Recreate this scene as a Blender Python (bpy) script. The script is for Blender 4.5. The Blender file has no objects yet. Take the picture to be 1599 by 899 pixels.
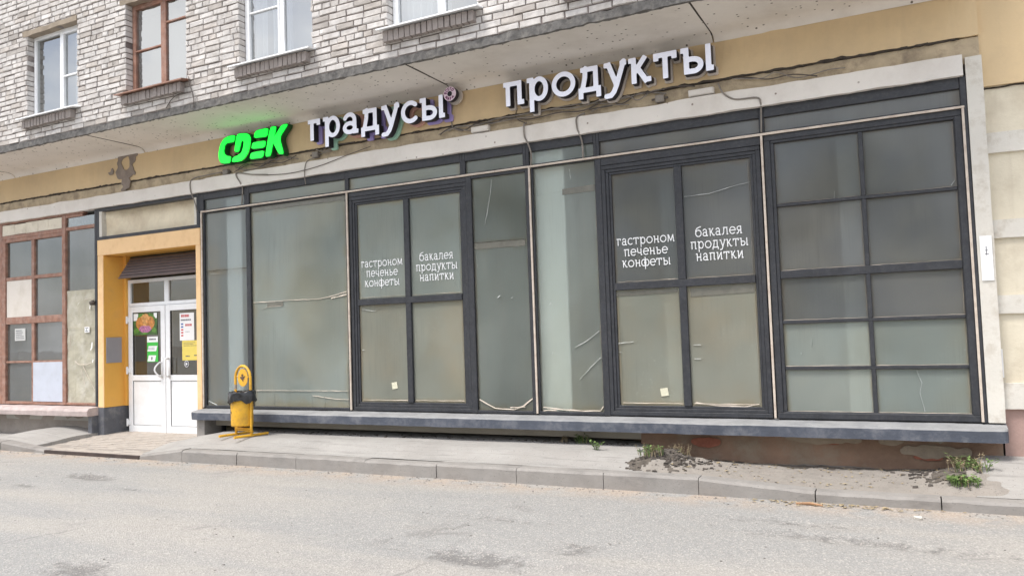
import bpy, bmesh, math, random
import numpy as np
from mathutils import Vector, Matrix, noise
R = math.radians
random.seed(7)
SC = bpy.context.scene
COL = SC.collection

# ------------------------------------------------------------------ camera
cd = bpy.data.cameras.new('camera'); cam = bpy.data.objects.new('camera', cd); COL.objects.link(cam)
cd.sensor_width = 36.0; cd.lens = 36.0*1230/1599; cd.clip_end = 500; cd.clip_start = .05
yaw, pit, rol = R(-26.885), R(3.061), R(-1.960)
Fv = Vector((math.sin(yaw)*math.cos(pit), math.cos(yaw)*math.cos(pit), math.sin(pit)))
Rv = Vector((math.cos(yaw), -math.sin(yaw), 0)); Uv = Rv.cross(Fv)
R2 = math.cos(rol)*Rv + math.sin(rol)*Uv; U2 = -math.sin(rol)*Rv + math.cos(rol)*Uv
cam.matrix_world = Matrix(((R2.x, U2.x, -Fv.x, 0), (R2.y, U2.y, -Fv.y, -8.3), (R2.z, U2.z, -Fv.z, 1.54), (0, 0, 0, 1)))
SC.camera = cam

# ------------------------------------------------------------------ light
EL, AZ = 64, 205          # sun elevation, compass direction it stands in (0 = +y, clockwise)
w = bpy.data.worlds.new('World'); SC.world = w; w.use_nodes = True
nt = w.node_tree
sky = nt.nodes.new('ShaderNodeTexSky'); sky.sky_type = 'NISHITA'; sky.sun_disc = False
sky.sun_elevation = R(EL); sky.sun_rotation = R(AZ); sky.dust_density = 3.0; sky.air_density = 1.0; sky.ozone_density = 1.0
bg = nt.nodes['Background']; bg.inputs[1].default_value = 0.12
tc = nt.nodes.new('ShaderNodeTexCoord'); mp_ = nt.nodes.new('ShaderNodeMapping'); mp_.inputs['Scale'].default_value = (1, 1, 2.2)
nt.links.new(tc.outputs['Generated'], mp_.inputs[0])
cn = nt.nodes.new('ShaderNodeTexNoise'); cn.inputs['Scale'].default_value = 2.6; cn.inputs['Detail'].default_value = 8; cn.inputs['Roughness'].default_value = .55
nt.links.new(mp_.outputs[0], cn.inputs['Vector'])
cr_ = nt.nodes.new('ShaderNodeMapRange'); cr_.inputs[1].default_value = .38; cr_.inputs[2].default_value = .62; nt.links.new(cn.outputs['Fac'], cr_.inputs[0])
cm = nt.nodes.new('ShaderNodeMix'); cm.data_type = 'RGBA'; nt.links.new(cr_.outputs[0], cm.inputs[0])
nt.links.new(sky.outputs[0], cm.inputs[6]); cm.inputs[7].default_value = (8.6, 8.7, 8.8, 1)
nt.links.new(cm.outputs[2], bg.inputs[0])
sd = bpy.data.lights.new('sun', 'SUN'); so = bpy.data.objects.new('sun', sd); COL.objects.link(so)
sd.energy = 1.7; sd.angle = R(17); sd.color = (1, .97, .925)
dirv = Vector((math.sin(R(AZ))*math.cos(R(EL)), math.cos(R(AZ))*math.cos(R(EL)), math.sin(R(EL))))
so.rotation_euler = dirv.to_track_quat('Z', 'Y').to_euler()
so.location = dirv*40
SC.view_settings.view_transform = 'Standard'; SC.view_settings.look = 'None'
SC.view_settings.exposure = 1.02; SC.view_settings.gamma = 1

# ------------------------------------------------------------------ materials
MATS = {}
def mat(name, col, rough=.7, var=.12, scale=3.0, bump=0.0, bscale=40.0, dirt=None, metal=0, spec=.5,
        streak=None, speck=None, island=0, emit=None):
    """dirt = (colour, amount 0..1, noise scale); streak = (colour, amount): vertical runs; speck = (colour, scale, threshold)"""
    if name in MATS: return MATS[name]
    m = bpy.data.materials.new(name); m.use_nodes = True; N = m.node_tree.nodes; L = m.node_tree.links
    b = N['Principled BSDF']; b.inputs['Roughness'].default_value = rough; b.inputs['Metallic'].default_value = metal
    b.inputs['Specular IOR Level'].default_value = spec
    geo = N.new('ShaderNodeNewGeometry')
    def noi(sc, det=5, vec=None, ro=.6):
        n = N.new('ShaderNodeTexNoise'); n.inputs['Scale'].default_value = sc; n.inputs['Detail'].default_value = det
        n.inputs['Roughness'].default_value = ro
        L.new(vec or geo.outputs['Position'], n.inputs['Vector']); return n.outputs['Fac']
    def ramp(f, a, c):
        r = N.new('ShaderNodeMapRange'); r.inputs[1].default_value = a; r.inputs[2].default_value = c; L.new(f, r.inputs[0]); return r.outputs[0]
    def mix(f, a, c, mode='MIX'):
        x = N.new('ShaderNodeMix'); x.data_type = 'RGBA'; x.blend_type = mode
        for s, v in ((0, f), (6, a), (7, c)):
            if isinstance(v, (int, float)): x.inputs[s].default_value = v
            elif isinstance(v, tuple): x.inputs[s].default_value = (*v, 1)
            else: L.new(v, x.inputs[s])
        return x.outputs[2]
    def mul(f, k):
        x = N.new('ShaderNodeMath'); x.operation = 'MULTIPLY'; L.new(f, x.inputs[0])
        if isinstance(k, (int, float)): x.inputs[1].default_value = k
        else: L.new(k, x.inputs[1])
        return x.outputs[0]
    f = ramp(noi(scale, 6), .3, .7)
    lo = tuple(c*(1-var) for c in col); hi = tuple(min(1, c*(1+var)) for c in col)
    c = mix(f, lo, hi)
    if island:
        rr = ramp(geo.outputs['Random Per Island'], 0, 1)
        cr = N.new('ShaderNodeValToRGB'); L.new(geo.outputs['Random Per Island'], cr.inputs[0])
        els = cr.color_ramp.elements
        els[0].position = 0; els[0].color = (1-island, 1-island*1.05, 1-island*1.1, 1); els[1].position = .3; els[1].color = (1, .99, .98, 1)
        e = els.new(.12); e.color = (1-island*.4, 1-island*.5, 1-island*.6, 1)
        e = els.new(1); e.color = (1.0, 1.0, 1.0, 1)
        c = mix(1.0, c, cr.outputs[0], 'MULTIPLY')
    if streak:
        mp = N.new('ShaderNodeMapping'); mp.inputs['Scale'].default_value = (9, 9, .5); L.new(geo.outputs['Position'], mp.inputs[0])
        c = mix(mul(ramp(noi(1.0, 4, mp.outputs[0]), .52, .75), streak[1]), c, streak[0])
    if dirt:
        c = mix(mul(ramp(noi(dirt[2], 8, None, .7), .48, .68), dirt[1]), c, dirt[0])
    if speck:
        v = N.new('ShaderNodeTexVoronoi'); v.inputs['Scale'].default_value = speck[1]; L.new(geo.outputs['Position'], v.inputs['Vector'])
        sep = N.new('ShaderNodeSeparateColor'); L.new(v.outputs['Color'], sep.inputs[0])
        s = ramp(sep.outputs[0], 1-speck[2], 1-speck[2]+.02)
        s2 = ramp(v.outputs['Distance'], .35, .25)
        c = mix(mul(s, s2), c, speck[0])
    L.new(c, b.inputs['Base Color'])
    if bump:
        bp = N.new('ShaderNodeBump'); bp.inputs['Strength'].default_value = bump; bp.inputs['Distance'].default_value = .01
        L.new(noi(bscale, 8, None, .7), bp.inputs['Height']); L.new(bp.outputs[0], b.inputs['Normal'])
    if emit:
        b.inputs['Emission Color'].default_value = (*emit[0], 1); b.inputs['Emission Strength'].default_value = emit[1]
    MATS[name] = m; return m

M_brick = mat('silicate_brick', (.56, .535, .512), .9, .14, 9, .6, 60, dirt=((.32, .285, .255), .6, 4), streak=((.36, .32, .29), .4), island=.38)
M_mortar = mat('mortar', (.17, .14, .13), .95, .25, 6, .8, 50, dirt=((.40, .36, .33), .8, 1.6))
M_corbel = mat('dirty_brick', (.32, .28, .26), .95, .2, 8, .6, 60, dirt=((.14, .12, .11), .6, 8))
M_soffit = mat('soffit_paint', (.72, .675, .62), .85, .06, 1.2, .25, 25, dirt=((.52, .47, .41), .45, 1.4), speck=((.13, .11, .09), 26, .10))
M_slabedge = mat('slab_edge', (.115, .11, .105), .95, .4, 14, 1, 30, dirt=((.3, .28, .25), .45, 12))
M_crack = mat('dark_crack', (.05, .04, .033), .95, .4, 12)
M_ochre = mat('ochre_paint', (.62, .47, .28), .85, .09, .7, .25, 30, dirt=((.46, .35, .23), .5, 1.1), streak=((.4, .31, .21), .15))
M_ochre2 = mat('ochre_dirty', (.47, .38, .26), .9, .2, 4, .5, 30, dirt=((.17, .13, .1), .7, 5))
M_beam = mat('beam_paint', (.70, .66, .61), .8, .05, 2, .3, 30, dirt=((.55, .50, .45), .5, 2.2), speck=((.25, .2, .17), 26, .025))
M_frame = mat('slate_paint', (.025, .027, .033), .55, .3, 5, .35, 50, dirt=((.10, .095, .09), .28, 26))
M_sill = mat('sill_paint', (.075, .085, .11), .75, .2, 5, .5, 30, dirt=((.2, .2, .21), .6, 5))
M_silldust = mat('sill_dust', (.27, .27, .27), .9, .15, 5, .5, 30, dirt=((.17, .175, .19), .6, 4))
M_sillpink = mat('sill_pink', (.46, .385, .365), .85, .15, 5, .5, 30, dirt=((.3, .23, .22), .6, 4))
M_trim = mat('beige_trim', (.58, .50, .42), .6, .1, 8, dirt=((.3, .2, .15), .5, 12))
M_brownfr = mat('brown_paint', (.28, .145, .10), .65, .3, 8, .4, 60, dirt=((.40, .29, .25), .6, 10))
M_yellow = mat('yellow_render', (.76, .41, .08), .8, .05, 3, .25, 40, dirt=((.6, .33, .1), .5, 3))
M_peach = mat('peach_render', (.80, .54, .29), .8, .04, 3, .25, 40, dirt=((.62, .38, .18), .5, 4))
M_base = mat('grey_base_paint', (.10, .105, .12), .75, .2, 5, .4, 40, dirt=((.26, .25, .24), .6, 4))
M_cream = mat('cream_render', (.66, .60, .475), .9, .06, 1.8, .4, 25, dirt=((.46, .39, .29), .5, 2.5), streak=((.45, .38, .29), .35))
M_white = mat('whitewash', (.63, .60, .54), .85, .05, 3, .4, 30, dirt=((.40, .35, .28), .65, 6))
M_plasterpanel = mat('recess_plaster', (.82, .72, .54), .9, .1, 2.5, .6, 14, dirt=((.56, .44, .30), .6, 2.2))
M_pink = mat('pink_plinth', (.40, .27, .235), .9, .1, 3, .4, 25, dirt=((.27, .19, .16), .6, 3))
M_plinth = mat('worn_plinth', (.24, .155, .108), .95, .22, 3, .9, 16, dirt=((.27, .225, .17), .85, 2.4))
M_redbrick = mat('red_brick', (.27, .10, .065), .95, .3, 10, .8, 40)
M_plaster_old = mat('old_plaster', (.28, .23, .175), .95, .2, 6, .7, 30)
M_pvc = mat('white_pvc', (.80, .81, .82), .35, .02, 4, dirt=((.6, .58, .55), .35, 3))
M_white_paper = mat('white_paper', (.82, .82, .82), .6, .03, 5)
M_metal_gal = mat('galvanised', (.62, .63, .65), .45, .1, 6, dirt=((.4, .38, .36), .5, 6))
M_concrete = mat('pavement_asphalt', (.335, .32, .30), .95, .09, 2.2, .5, 60, dirt=((.28, .26, .24), .6, 1.3), speck=((.2, .19, .18), 60, .12))
def scuff(m, col, amt, sc):
    N = m.node_tree.nodes; L = m.node_tree.links; b = N['Principled BSDF']; src = b.inputs['Base Color'].links[0].from_socket
    geo = N.new('ShaderNodeNewGeometry'); mp = N.new('ShaderNodeMapping'); mp.inputs['Scale'].default_value = sc; L.new(geo.outputs['Position'], mp.inputs[0])
    n = N.new('ShaderNodeTexNoise'); n.inputs['Scale'].default_value = 1; n.inputs['Detail'].default_value = 8; n.inputs['Roughness'].default_value = .65; L.new(mp.outputs[0], n.inputs['Vector'])
    r = N.new('ShaderNodeMapRange'); r.inputs[1].default_value = .54; r.inputs[2].default_value = .70; r.inputs[4].default_value = amt; L.new(n.outputs['Fac'], r.inputs[0])
    x = N.new('ShaderNodeMix'); x.data_type = 'RGBA'; L.new(r.outputs[0], x.inputs[0]); L.new(src, x.inputs[6]); x.inputs[7].default_value = (*col, 1); L.new(x.outputs[2], b.inputs['Base Color'])
scuff(M_concrete, (.2, .19, .178), .7, (1.6, 16, 1))
M_kerb = mat('kerb_concrete', (.27, .253, .235), .95, .12, 4, .5, 40, dirt=((.24, .22, .2), .6, 3), speck=((.2, .19, .18), 70, .12))
scuff(M_kerb, (.17, .16, .15), .6, (3, 3, 9))
M_tile = mat('ramp_paving', (.42, .375, .33), .95, .12, 3, .4, 40, dirt=((.3, .25, .21), .6, 3))
M_dirt = mat('bare_dirt', (.285, .258, .228), 1, .15, 3, 1, 40, dirt=((.22, .19, .165), .6, 3), speck=((.18, .155, .14), 70, .2))
M_grit = mat('grit', (.2, .185, .17), 1, .5, 20, .6, 50)
M_rubble = mat('rubble', (.085, .072, .062), 1, .7, 20, .6, 50)
M_green = mat('weed_leaf', (.12, .19, .05), .7, .3, 20)
M_dry = mat('dry_stalk', (.36, .29, .18), .9, .3, 20)
M_bin = mat('yellow_enamel', (.70, .385, .025), .55, .1, 6, .2, 30, dirt=((.42, .22, .05), .6, 11), speck=((.12, .07, .05), 45, .06))
M_rust = mat('rust', (.10, .06, .045), .9, .5, 30)
M_bag = mat('black_plastic', (.018, .018, .02), .28, .3, 20)
M_cable = mat('grey_cable', (.22, .195, .17), .7, .25, 10)
M_cabled = mat('dark_cable', (.09, .075, .065), .8, .3, 10)
M_louver = mat('brown_slat', (.13, .105, .105), .5, .12, 6)
M_dark = mat('dark_void', (.03, .028, .026), 1, .3, 4)
M_room = mat('room_paint', (.42, .41, .38), .9, .08, 2)
M_roomfl = mat('room_floor', (.3, .27, .22), .8, .15, 2)
M_col = mat('column_paint', (.88, .88, .86), .8, .03, 2)
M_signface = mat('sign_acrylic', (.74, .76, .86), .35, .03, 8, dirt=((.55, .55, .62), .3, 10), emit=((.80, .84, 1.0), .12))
M_signside = mat('sign_side', (.012, .012, .022), .5, .2, 8)
M_grey_board = mat('grey_board', (.50, .53, .60), .8, .04, 4, dirt=((.4, .42, .46), .4, 6))
M_cream_board = mat('cream_board', (.66, .61, .55), .8, .06, 3, dirt=((.45, .4, .33), .5, 3))
M_cream_ply = mat('boarding', (.66, .60, .49), .8, .08, 3, dirt=((.42, .36, .28), .5, 5))
M_tatty = mat('tatty_panel', (.41, .385, .30), .85, .15, 3, .7, 12, dirt=((.54, .52, .46), .7, 4), streak=((.28, .25, .19), .5))
M_curtain = mat('curtain', (.66, .66, .66), .9, .06, 3)
M_bark = mat('bark', (.12, .09, .06), .95, .3, 8)
M_leaf = mat('leaf', (.055, .085, .025), .7, .35, 1.5)
M_filmedge = mat('peeling_film', (.50, .435, .36), .7, .2, 15)
M_scratch = mat('scratch_mark', (.50, .52, .50), .6, .2, 15)
M_letter = mat('white_vinyl', (.78, .79, .79), .5, .01, 5)
M_opp = mat('opposite_render', (.45, .40, .33), .9, .08, 1)

def glassmat(name, film, film_amt, tint, rrough, gl=.05, dustc=None, dust=0, streaks=0, fres=1.5):
    m = bpy.data.materials.new(name); m.use_nodes = True; N = m.node_tree.nodes; L = m.node_tree.links
    N.remove(N['Principled BSDF']); out = N['Material Output']
    geo = N.new('ShaderNodeNewGeometry')
    def noi(sc, vec=None, det=5):
        n = N.new('ShaderNodeTexNoise'); n.inputs['Scale'].default_value = sc; n.inputs['Detail'].default_value = det
        L.new(vec or geo.outputs['Position'], n.inputs['Vector']); return n.outputs['Fac']
    def rng(f, a, b, c=0., d=1.):
        r = N.new('ShaderNodeMapRange')
        for i, v in enumerate((a, b, c, d)): r.inputs[i+1].default_value = v
        L.new(f, r.inputs[0]); return r.outputs[0]
    df = N.new('ShaderNodeBsdfDiffuse')
    mx = N.new('ShaderNodeMix'); mx.data_type = 'RGBA'
    mx.inputs[6].default_value = (*film, 1); mx.inputs[7].default_value = (*(dustc or film), 1)
    mp = N.new('ShaderNodeMapping'); mp.inputs['Scale'].default_value = (6, 6, .8); L.new(geo.outputs['Position'], mp.inputs[0])
    L.new(rng(noi(1.6, mp.outputs[0], 6) if streaks else noi(1.7, None, 7), .42, .72, 0, dust), mx.inputs[0])
    mp2 = N.new('ShaderNodeMapping'); mp2.inputs['Scale'].default_value = (75, 75, 2.2); L.new(geo.outputs['Position'], mp2.inputs[0])
    m3 = N.new('ShaderNodeMix'); m3.data_type = 'RGBA'; m3.inputs[7].default_value = tuple(c*.72 for c in film)+(1,)
    fq = N.new('ShaderNodeMath'); fq.operation = 'MULTIPLY'; L.new(rng(noi(1.0, mp2.outputs[0], 5), .50, .74), fq.inputs[0]); L.new(rng(noi(.9, None, 3), .45, .62), fq.inputs[1])
    L.new(fq.outputs[0], m3.inputs[0]); L.new(mx.outputs[2], m3.inputs[6])
    oi = N.new('ShaderNodeObjectInfo'); m4 = N.new('ShaderNodeMix'); m4.data_type = 'RGBA'; m4.blend_type = 'MULTIPLY'; m4.inputs[0].default_value = 1
    cg = N.new('ShaderNodeCombineColor')
    for q, (lo_, hi_) in enumerate(((.80, 1.06), (.82, 1.04), (.80, 1.0))): L.new(rng(oi.outputs['Random'], 0, 1, lo_, hi_), cg.inputs[q])
    L.new(m3.outputs[2], m4.inputs[6]); L.new(cg.outputs[0], m4.inputs[7])
    # brown water stain and grime of its own outline, thicker in blotches
    m5 = N.new('ShaderNodeMix'); m5.data_type = 'RGBA'; m5.inputs[7].default_value = (film[0]*.82, film[1]*.68, film[2]*.46, 1)
    L.new(rng(noi(.75, None, 4), .5, .75, 0, .5), m5.inputs[0]); L.new(m4.outputs[2], m5.inputs[6])
    # grime and yellowed glue round the rim of every sheet
    tc = N.new('ShaderNodeTexCoord'); sp_ = N.new('ShaderNodeSeparateXYZ'); L.new(tc.outputs['Generated'], sp_.inputs[0])
    def mth(op, a, b=None):
        x = N.new('ShaderNodeMath'); x.operation = op
        for i, v in enumerate((a, b)):
            if v is None: continue
            if isinstance(v, (int, float)): x.inputs[i].default_value = v
            else: L.new(v, x.inputs[i])
        return x.outputs[0]
    ex = mth('SUBTRACT', .5, mth('ABSOLUTE', mth('SUBTRACT', sp_.outputs[0], .5))); ez = mth('SUBTRACT', .5, mth('ABSOLUTE', mth('SUBTRACT', sp_.outputs[2], .5)))
    ed = mth('ADD', mth('MINIMUM', ex, ez), mth('MULTIPLY', mth('SUBTRACT', noi(7, None, 7), .5), .09))
    m6 = N.new('ShaderNodeMix'); m6.data_type = 'RGBA'; m6.inputs[7].default_value = (film[0]*.95, film[1]*.76, film[2]*.55, 1)
    L.new(rng(ed, .005, .055, .8, 0), m6.inputs[0]); L.new(m5.outputs[2], m6.inputs[6])
    m7 = N.new('ShaderNodeMix'); m7.data_type = 'RGBA'; m7.inputs[7].default_value = tuple(min(.7, c*1.35) for c in film)+(1,)
    L.new(mth('MULTIPLY', rng(noi(34, None, 6), .60, .72), rng(noi(2.1, None, 4), .5, .66, 0, .6)), m7.inputs[0]); L.new(m6.outputs[2], m7.inputs[6])
    L.new(m7.outputs[2], df.inputs[0])
    if rrough is None:
        tr = N.new('ShaderNodeBsdfTransparent'); tr.inputs[0].default_value = (*tint, 1)
    else:
        tr = N.new('ShaderNodeBsdfRefraction'); tr.inputs[0].default_value = (*tint, 1)
        tr.inputs['Roughness'].default_value = rrough; tr.inputs['IOR'].default_value = 1.15
    m1 = N.new('ShaderNodeMixShader'); m1.inputs[0].default_value = film_amt
    L.new(rng(noi(1.1), .3, .7, max(0, film_amt-.08), min(1, film_amt+.08)), m1.inputs[0])
    L.new(tr.outputs[0], m1.inputs[1]); L.new(df.outputs[0], m1.inputs[2])
    g = N.new('ShaderNodeBsdfGlossy'); g.inputs['Roughness'].default_value = gl
    bp = N.new('ShaderNodeBump'); bp.inputs['Strength'].default_value = .12; bp.inputs['Distance'].default_value = .02
    L.new(noi(1.3, None, 2), bp.inputs['Height']); L.new(bp.outputs[0], g.inputs['Normal'])
    lw = N.new('ShaderNodeFresnel'); lw.inputs[0].default_value = fres
    m2 = N.new('ShaderNodeMixShader'); 
    # sheets face the street: the back of a pane uses the same reflectance
    ab = N.new('ShaderNodeMath'); ab.operation = 'MINIMUM'; ab.inputs[1].default_value = .6; L.new(lw.outputs[0], ab.inputs[0])
    L.new(ab.outputs[0], m2.inputs[0]); L.new(m1.outputs[0], m2.inputs[1]); L.new(g.outputs[0], m2.inputs[2])
    L.new(m2.outputs[0], out.inputs[0]); return m
G_film = glassmat('filmed_glass', (.42, .475, .45), .5, (.74, .80, .76), .6, .12, (.48, .49, .42), .6)
G_filmb = glassmat('filmed_glass_blue', (.38, .43, .435), .33, (.82, .88, .88), .7, .12, (.5, .52, .51), .6, 1)
G_filmc = glassmat('filmed_glass_pale', (.41, .465, .44), .31, (.92, .98, .94), .7, .12, (.46, .49, .46), .6, 1)
G_filmd = glassmat('filmed_glass_dark', (.215, .225, .232), .5, (.5, .54, .54), .6, .1, (.31, .305, .27), .7)
G_brown = glassmat('filmed_glass_brown', (.42, .435, .375), .5, (.7, .72, .66), .6, .12, (.47, .41, .30), .7)
G_dusty = glassmat('dusty_glass', (.38, .41, .43), .24, (.62, .68, .7), None, .02, (.5, .52, .52), .7, 1, fres=2.2)
G_clear = glassmat('clear_glass', (.5, .53, .56), .10, (.75, .8, .82), None, .015, fres=4.2)
G_door = glassmat('door_glass', (.3, .3, .26), .15, (.6, .6, .54), None, .015, fres=2.2)

# ------------------------------------------------------------------ mesh helpers
class MB:
    def __init__(s): s.v = []; s.f = []; s.mi = []
    def face(s, pts, m=0):
        n = len(s.v); s.v += [tuple(p) for p in pts]; s.f.append(tuple(range(n, n+len(pts)))); s.mi.append(m)
    def box(s, x0, x1, y0, y1, z0, z1, m=0, j=0):
        n = len(s.v)
        for z in (z0, z1):
            for x, y in ((x0, y0), (x1, y0), (x1, y1), (x0, y1)):
                s.v.append((x+random.uniform(-j, j), y+random.uniform(-j, j), z+random.uniform(-j, j)))
        for q in ((0, 3, 2, 1), (4, 5, 6, 7), (0, 1, 5, 4), (1, 2, 6, 5), (2, 3, 7, 6), (3, 0, 4, 7)):
            s.f.append(tuple(n+i for i in q)); s.mi.append(m)
        return s
    def frame(s, x0, x1, z0, z1, y0, y1, t, m=0):        # rectangular frame in the facade plane, members butted
        s.box(x0, x1, y0, y1, z0, z0+t, m); s.box(x0, x1, y0, y1, z1-t, z1, m)
        s.box(x0, x0+t, y0, y1, z0+t, z1-t, m); s.box(x1-t, x1, y0, y1, z0+t, z1-t, m); return s
    def tube(s, pts, r, n=8, cap=True, m=0):
        pts = [Vector(p) for p in pts]; base = len(s.v); k = len(pts)
        up = Vector((0, 0, 1)); prev = None
        for i, p in enumerate(pts):
            t = (pts[min(i+1, k-1)]-pts[max(i-1, 0)]).normalized()
            a = prev if prev is not None else (up if abs(t.z) < .9 else Vector((1, 0, 0)))
            a = (a - t*a.dot(t)).normalized(); b = t.cross(a); prev = a
            rr = r[i] if isinstance(r, (list, tuple)) else r
            for q in range(n):
                an = 2*math.pi*q/n; s.v.append(tuple(p+(a*math.cos(an)+b*math.sin(an))*rr))
        for i in range(k-1):
            for q in range(n):
                s.f.append((base+i*n+q, base+i*n+(q+1) % n, base+(i+1)*n+(q+1) % n, base+(i+1)*n+q)); s.mi.append(m)
        if cap:
            s.f.append(tuple(base+q for q in reversed(range(n)))); s.f.append(tuple(base+(k-1)*n+q for q in range(n))); s.mi += [m, m]
        return s
    def grid(s, xs, ys, zf, m=0):
        n = len(s.v); nx = len(xs)
        for y in ys:
            for x in xs: s.v.append((x, y, zf(x, y)))
        for j in range(len(ys)-1):
            for i in range(nx-1):
                s.f.append((n+j*nx+i, n+j*nx+i+1, n+(j+1)*nx+i+1, n+(j+1)*nx+i)); s.mi.append(m)
        return s
    def roughbar(s, x0, x1, prof, step=.12, amp=.006, m=0, sc=4.0, ends=True):
        """bar along x with closed profile [(y,z)...] whose vertices wander: worn concrete edges"""
        k = max(2, int((x1-x0)/step)+1); n0 = len(s.v); P = len(prof)
        for i in range(k):
            x = x0+(x1-x0)*i/(k-1)
            for j, (y, z) in enumerate(prof):
                q = Vector((x*sc, j*7.3, y*3))
                s.v.append((x, y+amp*2*(noise.noise(q)+.6*noise.noise(q*3.1)), z+amp*2*(noise.noise(q+Vector((31, 5, 9)))+.6*noise.noise(q*3.1+Vector((3, 1, 7))))))
        for i in range(k-1):
            for j in range(P):
                s.f.append((n0+i*P+j, n0+i*P+(j+1) % P, n0+(i+1)*P+(j+1) % P, n0+(i+1)*P+j)); s.mi.append(m)
        if ends:
            s.f.append(tuple(n0+j for j in reversed(range(P)))); s.f.append(tuple(n0+(k-1)*P+j for j in range(P))); s.mi += [m, m]
        return s
    def build(s, name, mats, parent=None, bevel=0, smooth=False, fixn=True):
        me = bpy.data.meshes.new(name)
        off = Vector((0, 0, 0)); p = parent
        while p: off += Vector(p.location); p = p.parent
        me.from_pydata([(a-off.x, b-off.y, c-off.z) for a, b, c in s.v], [], s.f)
        mats = mats if isinstance(mats, (list, tuple)) else [mats]
        for mm in mats: me.materials.append(mm)
        me.polygons.foreach_set('material_index', s.mi)
        if bevel or fixn:
            bm = bmesh.new(); bm.from_mesh(me)
            if fixn: bmesh.ops.recalc_face_normals(bm, faces=bm.faces)
            if bevel:
                ed = [e for e in bm.edges if len(e.link_faces) == 2 and e.calc_face_angle(0) > .6]
                bmesh.ops.bevel(bm, geom=ed, offset=bevel, segments=1, affect='EDGES', clamp_overlap=True)
            bm.to_mesh(me); bm.free()
        if smooth: me.polygons.foreach_set('use_smooth', [True]*len(me.polygons))
        me.update()
        o = bpy.data.objects.new(name, me); COL.objects.link(o)
        if parent: o.parent = parent
        return o

def tag(o, label, cat, group=None):
    o['label'] = label; o['category'] = cat
    if group: o['group'] = group
    return o
def thing(name, loc, label, cat, group=None):
    o = bpy.data.objects.new(name, None); COL.objects.link(o); o.location = loc; o.empty_display_size = .2
    return tag(o, label, cat, group)
def struct(o, kind='structure'): o['kind'] = kind; return o
def nz(x, y, z=0., s=1.): return noise.noise(Vector((x*s, y*s, z)))

# contours of a 2-D distance field -> curve -> extruded mesh
def contour(fn, x0, x1, y0, y1, res, iso=0.0):
    nx, ny = int((x1-x0)*res)+2, int((y1-y0)*res)+2
    X, Y = np.meshgrid(x0+np.arange(nx)/res, y0+np.arange(ny)/res)
    D = fn(X, Y)-iso; D[0, :] = D[-1, :] = 1e-2; D[:, 0] = D[:, -1] = 1e-2; D[D == 0] = 1e-6
    segs = {}
    ins = D < 0
    def pt(a, b):
        da, db = D[a], D[b]; t = da/(da-db)
        return (X[a]+(X[b]-X[a])*t, Y[a]+(Y[b]-Y[a])*t)
    mixed = np.argwhere((ins[:-1, :-1].astype(int)+ins[1:, :-1]+ins[:-1, 1:]+ins[1:, 1:]) % 4 != 0)
    for j, i in mixed:
        c = [(j, i), (j, i+1), (j+1, i+1), (j+1, i)]
        b = [ins[q] for q in c]
        cr = [k for k in range(4) if b[k] != b[(k+1) % 4]]
        def key(k):
            a, d = c[k], c[(k+1) % 4]; return (min(a, d), max(a, d))
        if len(cr) == 2: prs = [tuple(cr)]
        else: prs = [(0, 1), (2, 3)] if b[1] else [(3, 0), (1, 2)]
        for p, q in prs:
            if b[p]: p, q = q, p
            segs[key(p)] = (key(q), pt(*key(p)))
    loops = []
    # links may run either way: walk an undirected graph
    nb = {}
    P = {}
    for k, (q, p) in segs.items():
        nb.setdefault(k, []).append(q); nb.setdefault(q, []).append(k); P[k] = p
    for k in nb:
        if k not in P: P[k] = pt(*k)
    seen = set()
    for k in nb:
        if k in seen: continue
        lp = [k]; seen.add(k); cur = k
        while True:
            nx_ = [q for q in nb[cur] if q not in seen]
            if not nx_: break
            cur = nx_[0]; seen.add(cur); lp.append(cur)
        if len(lp) > 3: loops.append([P[q] for q in lp])
    return loops
def simplify(lp, tol):
    out = []; n = len(lp)
    for i in range(n):
        a, b, c = lp[i-1], lp[i], lp[(i+1) % n]
        ux, uy, vx, vy = b[0]-a[0], b[1]-a[1], c[0]-b[0], c[1]-b[1]
        if abs(ux*vy-uy*vx) > tol*(math.hypot(ux, uy)*math.hypot(vx, vy)+1e-12): out.append(b)
    return out if len(out) > 2 else lp
def solid(loops, depth, name, place, mats, parent, front_only=False, bevel=0):
    """fill loops, extrude by depth toward the street; place(x, y, z)->world with z: 0 back .. depth front"""
    cu = bpy.data.curves.new('tmp', 'CURVE'); cu.dimensions = '2D'; cu.fill_mode = 'BOTH'; cu.extrude = depth/2; cu.bevel_depth = bevel
    for lp in loops:
        sp = cu.splines.new('POLY'); sp.points.add(len(lp)-1); sp.use_cyclic_u = True
        sp.points.foreach_set('co', [c for p in lp for c in (p[0], p[1], 0, 1)])
    t = bpy.data.objects.new('tmp', cu); me = bpy.data.meshes.new_from_object(t)
    mb = MB(); V = [v.co.copy() for v in me.vertices]; n = len(mb.v)
    zmax = max(v.z for v in V)
    for v in V: mb.v.append(tuple(place(v.x, v.y, v.z+depth/2)))
    for p in me.polygons:
        mb.f.append(tuple(p.vertices)); mb.mi.append(0 if (p.normal.z > .8) else (1 if len(mats) > 1 else 0))
    o = mb.build(name, mats, parent, fixn=False)
    bpy.data.objects.remove(t); bpy.data.meshes.remove(me); bpy.data.curves.remove(cu)
    return o

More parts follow.
